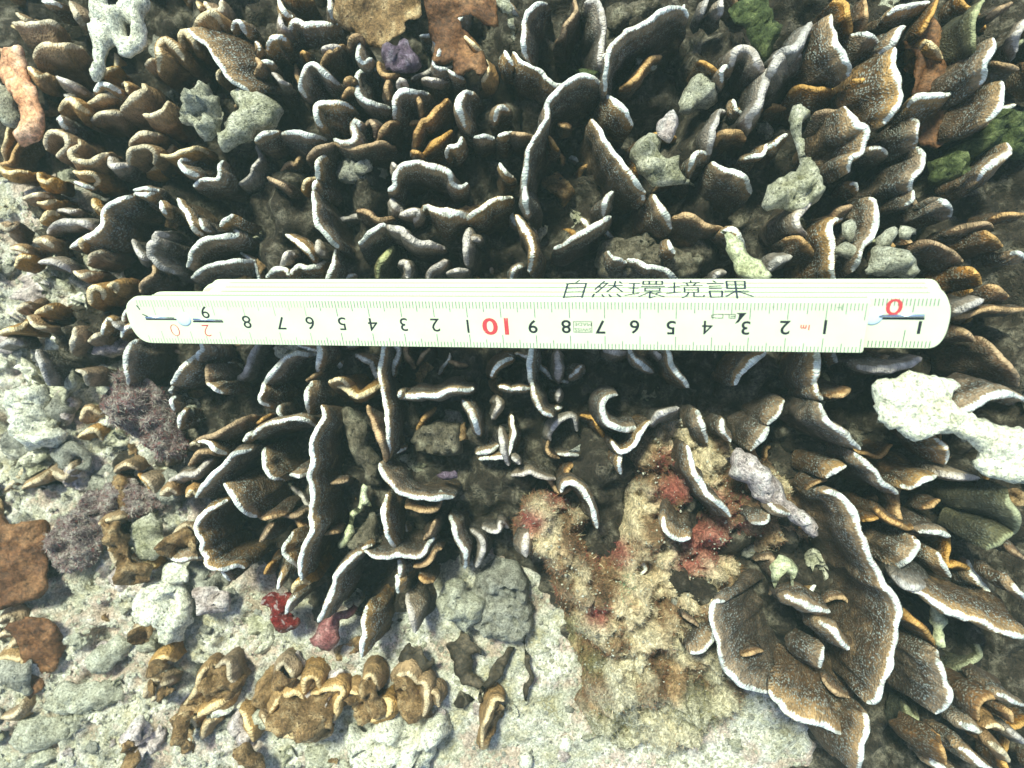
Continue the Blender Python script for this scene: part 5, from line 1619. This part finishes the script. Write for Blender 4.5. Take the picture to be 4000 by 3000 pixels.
# graduation of the front leaf: reading r at u = 9.695 - r
q_front, q_faint = [], []
for mm in range(-1, 218):
    u = 9.695 - mm / 10.0
    if u < uL + .5 or u > u_of(3385): continue
    w = .011
    if mm % 10 == 0: a, c2 = .56, .46
    elif mm % 5 == 0: a, c2 = .38, .30
    else: a, c2 = .27, .20
    top0 = .035
    tgt = q_front if u > -6.2 else q_faint
    tgt.append(fq(u - w, u + w, top0, a, .004)); tgt.append(fq(u - w, u + w, 1.6 - c2, 1.575, .004))
quads('graduation_marks', q_front, M['tick']); quads('graduation_marks', q_faint, M['tick_gapshade'])
q_s = []
for k_ in range(18):
    u = u_of(3410) + .05 + k_ * .1
    if u > 11.6: continue
    a = .46 if k_ in (10,) else .27
    q_s.append(fq(u - .013, u + .013, .04, a, -GAP + .004))
    q_s.append(fq(u - .013, u + .013, 1.36 - (.35 if k_ == 9 else 0), 1.56, -GAP + .004))
quads('graduation_marks', q_s, M['tick'])
# edge dots of the lower leaves (their graduation seen edge-on on the side face)
for li, (n0, st) in enumerate(((-GAP, .1), (-2 * GAP, .1), (-3 * GAP, .1))):
    u = (-11.0, -9.2, -9.2)[li] + .03
    q_e = []
    while u < 11.4:
        w = .016
        q_e.append([RP(u - w, -.004, n0 - .03), RP(u + w, -.004, n0 - .03), RP(u + w, -.004, n0 - .085), RP(u - w, -.004, n0 - .085)])
        u += st
    quads('edge_marks', q_e, M['tick_gapshade'])
# shadow lines between the leaves, painted as strips over the side gaps
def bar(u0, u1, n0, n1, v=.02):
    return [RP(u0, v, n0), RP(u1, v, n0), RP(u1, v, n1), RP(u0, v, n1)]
quads('seam_shade', [bar(-11.4, 9.75, -TH + .012, -GAP - .012, -.003), bar(-9.2, 11.4, -GAP - TH + .003, -2 * GAP - .003, -.003), bar(-9.2, 11.4, -2 * GAP - TH + .003, -3 * GAP - .003, -.003), bar(-9.2, 11.4, -3 * GAP - TH + .003, -4 * GAP - .003, -.003)], M['tick_gapshade'])

def txt(s, u, v, size, mat, n=.005, name='numeral', bold=0.0, sx=1.0, flip=True):
    cu = bpy.data.curves.new('txt', 'FONT')
    cu.body = s; cu.align_x = 'CENTER'; cu.align_y = 'CENTER'
    cu.size = size; cu.offset = bold; cu.resolution_u = 4
    to = bpy.data.objects.new('txt', cu); col.objects.link(to)
    dg = bpy.context.evaluated_depsgraph_get()
    me = bpy.data.meshes.new_from_object(to.evaluated_get(dg))
    bpy.data.objects.remove(to)
    co = [v_.co.copy() for v_ in me.vertices]
    x0, x1 = min(c.x for c in co), max(c.x for c in co); y0, y1 = min(c.y for c in co), max(c.y for c in co)
    k_ = size / (y1 - y0) if size else 1
    sg = -1 if flip else 1
    for v_, c in zip(me.vertices, co):
        x = (c.x - (x0 + x1) / 2) * k_ * sx; y = (c.y - (y0 + y1) / 2) * k_
        v_.co = RP(u + sg * x, v - sg * y, n) - ruler.location
    me.materials.clear(); me.materials.append(mat)
    o = bpy.data.objects.new(name, me); col.objects.link(o); o.parent = ruler
    return o
def v_of(px, py):
    """v on the front face for a picture point"""
    u = u_of(px)
    best = min(((abs((2000 + 0 * 0) - 0) if 0 else abs(py - (1500 - RP(u, v, 0).y * F / (H - RP(u, v, 0).z))), v) for v in np.linspace(-.2, 1.8, 201)))
    return best[1]
for s, px, py in (('8', 975, 1257), ('7', 1105, 1262), ('6', 1218, 1262), ('5', 1342, 1264), ('4', 1460, 1267), ('3', 1580, 1267), ('2', 1702, 1270), ('1', 1828, 1274),
                  ('9', 2081, 1276), ('8', 2211, 1276), ('7', 2344, 1277), ('6', 2478, 1277), ('5', 2621, 1280), ('4', 2763, 1279), ('3', 2914, 1281), ('2', 3068, 1280), ('1', 3226, 1278)):
    txt(s, u_of(px), v_of(px, py), .44, M['ink'], bold=.0 if px < 2000 or s == '4' else .005)
txt('1', u_of(1978), v_of(1978, 1275), .56, M['redink'], bold=.02, name='numeral')
txt('0', u_of(1914), v_of(1914, 1275), .57, M['redink'], bold=.012, name='numeral', sx=1.25)
txt('9', u_of(825), v_of(825, 1219), .42, M['ink'])
txt('2', u_of(810), v_of(810, 1291), .42, M['redink'], bold=-.008)
txt('0', u_of(688), v_of(688, 1290), .42, M['redink'], bold=-.012, sx=1.2)
txt('1m', u_of(3147), v_of(3147, 1279), .17, M['redink'], bold=.004, name='unit_mark')
txt('SWISS', u_of(2276), v_of(2276, 1288), .11, M['ink'], name='lettering', bold=-.001, sx=1.15)
txt('MADE', u_of(2277), v_of(2277, 1267), .10, M['ink'], name='lettering', bold=-.001, sx=1.25)
def line(pts, w, mat, name, n=.005, plane='face', parent=None):
    """flat strokes on the face (u, v) or on the side face (u, depth)"""
    V, Fc = [], []
    for st_ in pts:
        for (a, c), (d, e) in zip(st_, st_[1:]):
            dx, dy = d - a, e - c; L_ = math.hypot(dx, dy) or 1
            ox, oy = -dy / L_ * w, dx / L_ * w
            ex, ey = dx / L_ * w * .6, dy / L_ * w * .6
            q = [(a - ex + ox, c - ey + oy), (d + ex + ox, e + ey + oy), (d + ex - ox, e + ey - oy), (a - ex - ox, c - ey - oy)]
            k_ = len(V)
            for x, y in q: V.append(RP(x, y, n + .0004 * (len(V) // 4 % 7)) if plane == 'face' else RP(x, -.006 - .0004 * (len(V) // 4 % 7), -y))
            Fc.append((k_, k_ + 1, k_ + 2, k_ + 3))
    return mesh_obj(name, V, Fc, mat, parent or ruler, smooth=False)
bx0, bx1 = u_of(2240), u_of(2311); by0, by1 = v_of(2275, 1256), v_of(2275, 1298)
line([[(bx0, by0), (bx1, by0), (bx1, by1), (bx0, by1), (bx0, by0)]], .007, M['ink'], 'lettering_frame')
# maker's mark: a brush tick and four small strokes, upside down
mu, mv = u_of(2870), v_of(2870, 1244)
quads('maker_mark', [[RP(mu + .02, mv - .17, .005), RP(mu + .30, mv - .18, .005), RP(mu + .20, mv - .04, .005), RP(mu + .10, mv + .12, .005), RP(mu + .00, mv + .17, .005), RP(mu + .08, mv + .02, .005), RP(mu + .10, mv - .12, .005)]], M['ink'])
l0 = u_of(2778)
stk = []
for i_, sh in enumerate(([(0, 0), (.16, 0)], [(0, 0), (.14, 0), (.14, .12), (0, .12)], [(0, .0), (.14, .0), (.14, .12)], [(0, 0), (.14, 0), (.14, .12), (0, .12)])):
    if i_ == 0: sh = [(.14, 0), (0, .03), (0, .10), (.14, .12)]
    stk.append([(l0 + i_ * .165 + x, mv - .13 + y) for x, y in sh])
stk.append([(l0 + 3 * .165 + .02, mv - .07), (l0 + 3 * .165 + .14, mv - .07)])
line(stk, .009, M['ink'], 'maker_mark', n=.007)
# two smudge marks by the upper graduation
line([[(u_of(3010) - .0, .16), (u_of(3010) + .06, .16)], [(u_of(3262), .17), (u_of(3262) + .12, .17)], [(u_of(3262) + .12, .10), (u_of(3262) + .12, .25)]], .008, M['tick'], 'print_mark', n=.007)
# handwriting on the side face
HW = [
 (2190, 2288, [[(.62, 1.05), (.50, .92)], [(.18, .82), (.14, .0)], [(.12, .82), (.92, .86), (.86, .02)], [(.16, .57), (.84, .60)], [(.16, .33), (.84, .36)], [(.12, .03), (.84, .08)]]),
 (2312, 2428, [[(.34, 1), (.06, .5)], [(.26, .86), (.46, .88), (.12, .3)], [(.18, .68), (.30, .58)], [(.5, .74), (.98, .74)], [(.72, 1), (.70, .7), (.48, .36)], [(.72, .7), (1.0, .36)], [(.86, .98), (.94, .86)], [(.06, .24), (.02, .04)], [(.32, .2), (.40, .06)], [(.56, .2), (.64, .06)], [(.82, .24), (.96, .06)]]),
 (2440, 2592, [[(.08, .86), (.34, .86)], [(.08, .58), (.32, .58)], [(.20, .86), (.20, .28)], [(0, .16), (.34, .28)], [(.44, 1), (.44, .80), (.94, .80), (.94, 1), (.44, 1)], [(.60, 1), (.60, .80)], [(.78, 1), (.78, .80)], [(.40, .68), (1, .68)], [(.50, .58), (.50, .42), (.88, .42), (.88, .58), (.50, .58)], [(.70, .42), (.36, .10)], [(.63, .34), (.63, .0), (.76, .10)], [(.92, .36), (.76, .24)], [(.66, .3), (1.0, .08)]]),
 (2600, 2742, [[(.06, .64), (.36, .68)], [(.22, .92), (.22, .34)], [(0, .26), (.38, .36)], [(.68, 1.04), (.68, .94)], [(.46, .90), (.92, .92)], [(.56, .86), (.60, .76)], [(.82, .86), (.76, .76)], [(.40, .72), (1, .74)], [(.50, .62), (.50, .34), (.88, .34), (.88, .62), (.50, .62)], [(.50, .48), (.88, .48)], [(.62, .34), (.56, .14), (.44, .02)], [(.76, .34), (.76, .10), (1.02, .10), (1.04, .18)]]),
 (2756, 2924, [[(.18, 1.02), (.24, .94)], [(.04, .84), (.42, .86)], [(.08, .70), (.36, .72)], [(.08, .56), (.36, .58)], [(.08, .42), (.10, .06), (.36, .08), (.38, .42), (.08, .42)], [(.50, 1.0), (.50, .56), (.92, .56), (.94, 1.0), (.50, 1.0)], [(.50, .78), (.93, .78)], [(.71, 1.0), (.71, .0)], [(.44, .42), (1.0, .42)], [(.70, .42), (.46, .12)], [(.72, .42), (1.08, .12)]]),
]
for x0, x1, strokes in HW:
    u0, u1 = u_of(x0), u_of(x1)
    d0, d1 = 1.22, .16     # depth below the face for y = 1 and y = 0
    st_ = [[(u0 + (u1 - u0) * x, d1 + (d0 - d1) * y) for x, y in s_] for s_ in strokes]
    line(st_, random.Random(x0).uniform(.022, .03), M['marker'], 'handwritten_character', plane='side')
# steel springs and rivets
def disc(u, v, r, n, mat, name, clip=None):
    V, Fc = [], []
    rings_ = [(r, -.02), (r, .015), (r * .8, .035), (r * .4, .045)]
    for rr_, h_ in rings_:
        for a in np.linspace(0, 2 * math.pi, 28, endpoint=False):
            x = u + rr_ * math.cos(a)
            if clip is not None: x = max(x, clip)
            V.append(RP(x, v + rr_ * math.sin(a), n + h_))
    for k_ in range(3):
        for i in range(28):
            j = (i + 1) % 28
            Fc.append((k_ * 28 + i, k_ * 28 + j, (k_ + 1) * 28 + j, (k_ + 1) * 28 + i))
    Fc.append(tuple(range(84, 112)))
    return mesh_obj(name, V, Fc, mat, ruler)
def rod(u0, v0, u1, v1, w, n, name):
    V, Fc = [], []
    for (u, v) in ((u0, v0), (u1, v1)):
        for a in np.linspace(0, 2 * math.pi, 12, endpoint=False):
            V.append(RP(u, v + w * math.cos(a), n + w * math.sin(a)))
    for i in range(12):
        j = (i + 1) % 12; Fc.append((i, j, 12 + j, 12 + i))
    Fc.append(tuple(range(12))); Fc.append(tuple(range(12, 24))[::-1])
    return mesh_obj(name, V, Fc, M['steel'], ruler)
b = NB('rivet_enamel', .3, .5); b.b.inputs['Base Color'].default_value = (.66, .78, .90, 1); M['rivet'] = b.m
ru, rvv = u_of(735), v_of(735, 1247)
disc(ru, rvv, .24, 0, M['rivet'], 'rivet')
rod(u_of(592), v_of(592, 1240), u_of(700), v_of(700, 1243), .036, .0, 'hinge_spring')
rod(u_of(772), v_of(772, 1247), u_of(882), v_of(882, 1252), .036, .0, 'hinge_spring')
quads('spring_groove', [fq(u_of(590), u_of(712), v_of(592, 1244), v_of(592, 1244) + .05, .003), fq(u_of(768), u_of(884), v_of(800, 1254), v_of(800, 1254) + .05, .003)], M['ink'])
line([[(u_of(573), v_of(573, 1193)), (u_of(580), v_of(580, 1208))], [(u_of(584), v_of(584, 1228)), (u_of(600), v_of(600, 1236))]], .018, M['ink'], 'print_mark')
du = 0.06
disc(u_of(3408) + du, v_of(3408, 1255), .27, -GAP, M['rivet'], 'rivet', u_of(3394) + .01)
rod(u_of(3432) + du, v_of(3450, 1254), u_of(3612) + du, v_of(3600, 1252), .045, -GAP + .01, 'hinge_spring')
quads('spring_groove', [fq(u_of(3436) + du, u_of(3616) + du, v_of(3500, 1260), v_of(3500, 1260) + .07, -GAP + .004)], M['ink'])
txt('0', u_of(3487) + du, v_of(3487, 1206) + .10, .50, M['redink'], n=-GAP + .006, bold=.004, sx=1.35)
txt('1', u_of(3603) + du, v_of(3603, 1300), .40, M['ink'], n=-GAP + .006, bold=.012)
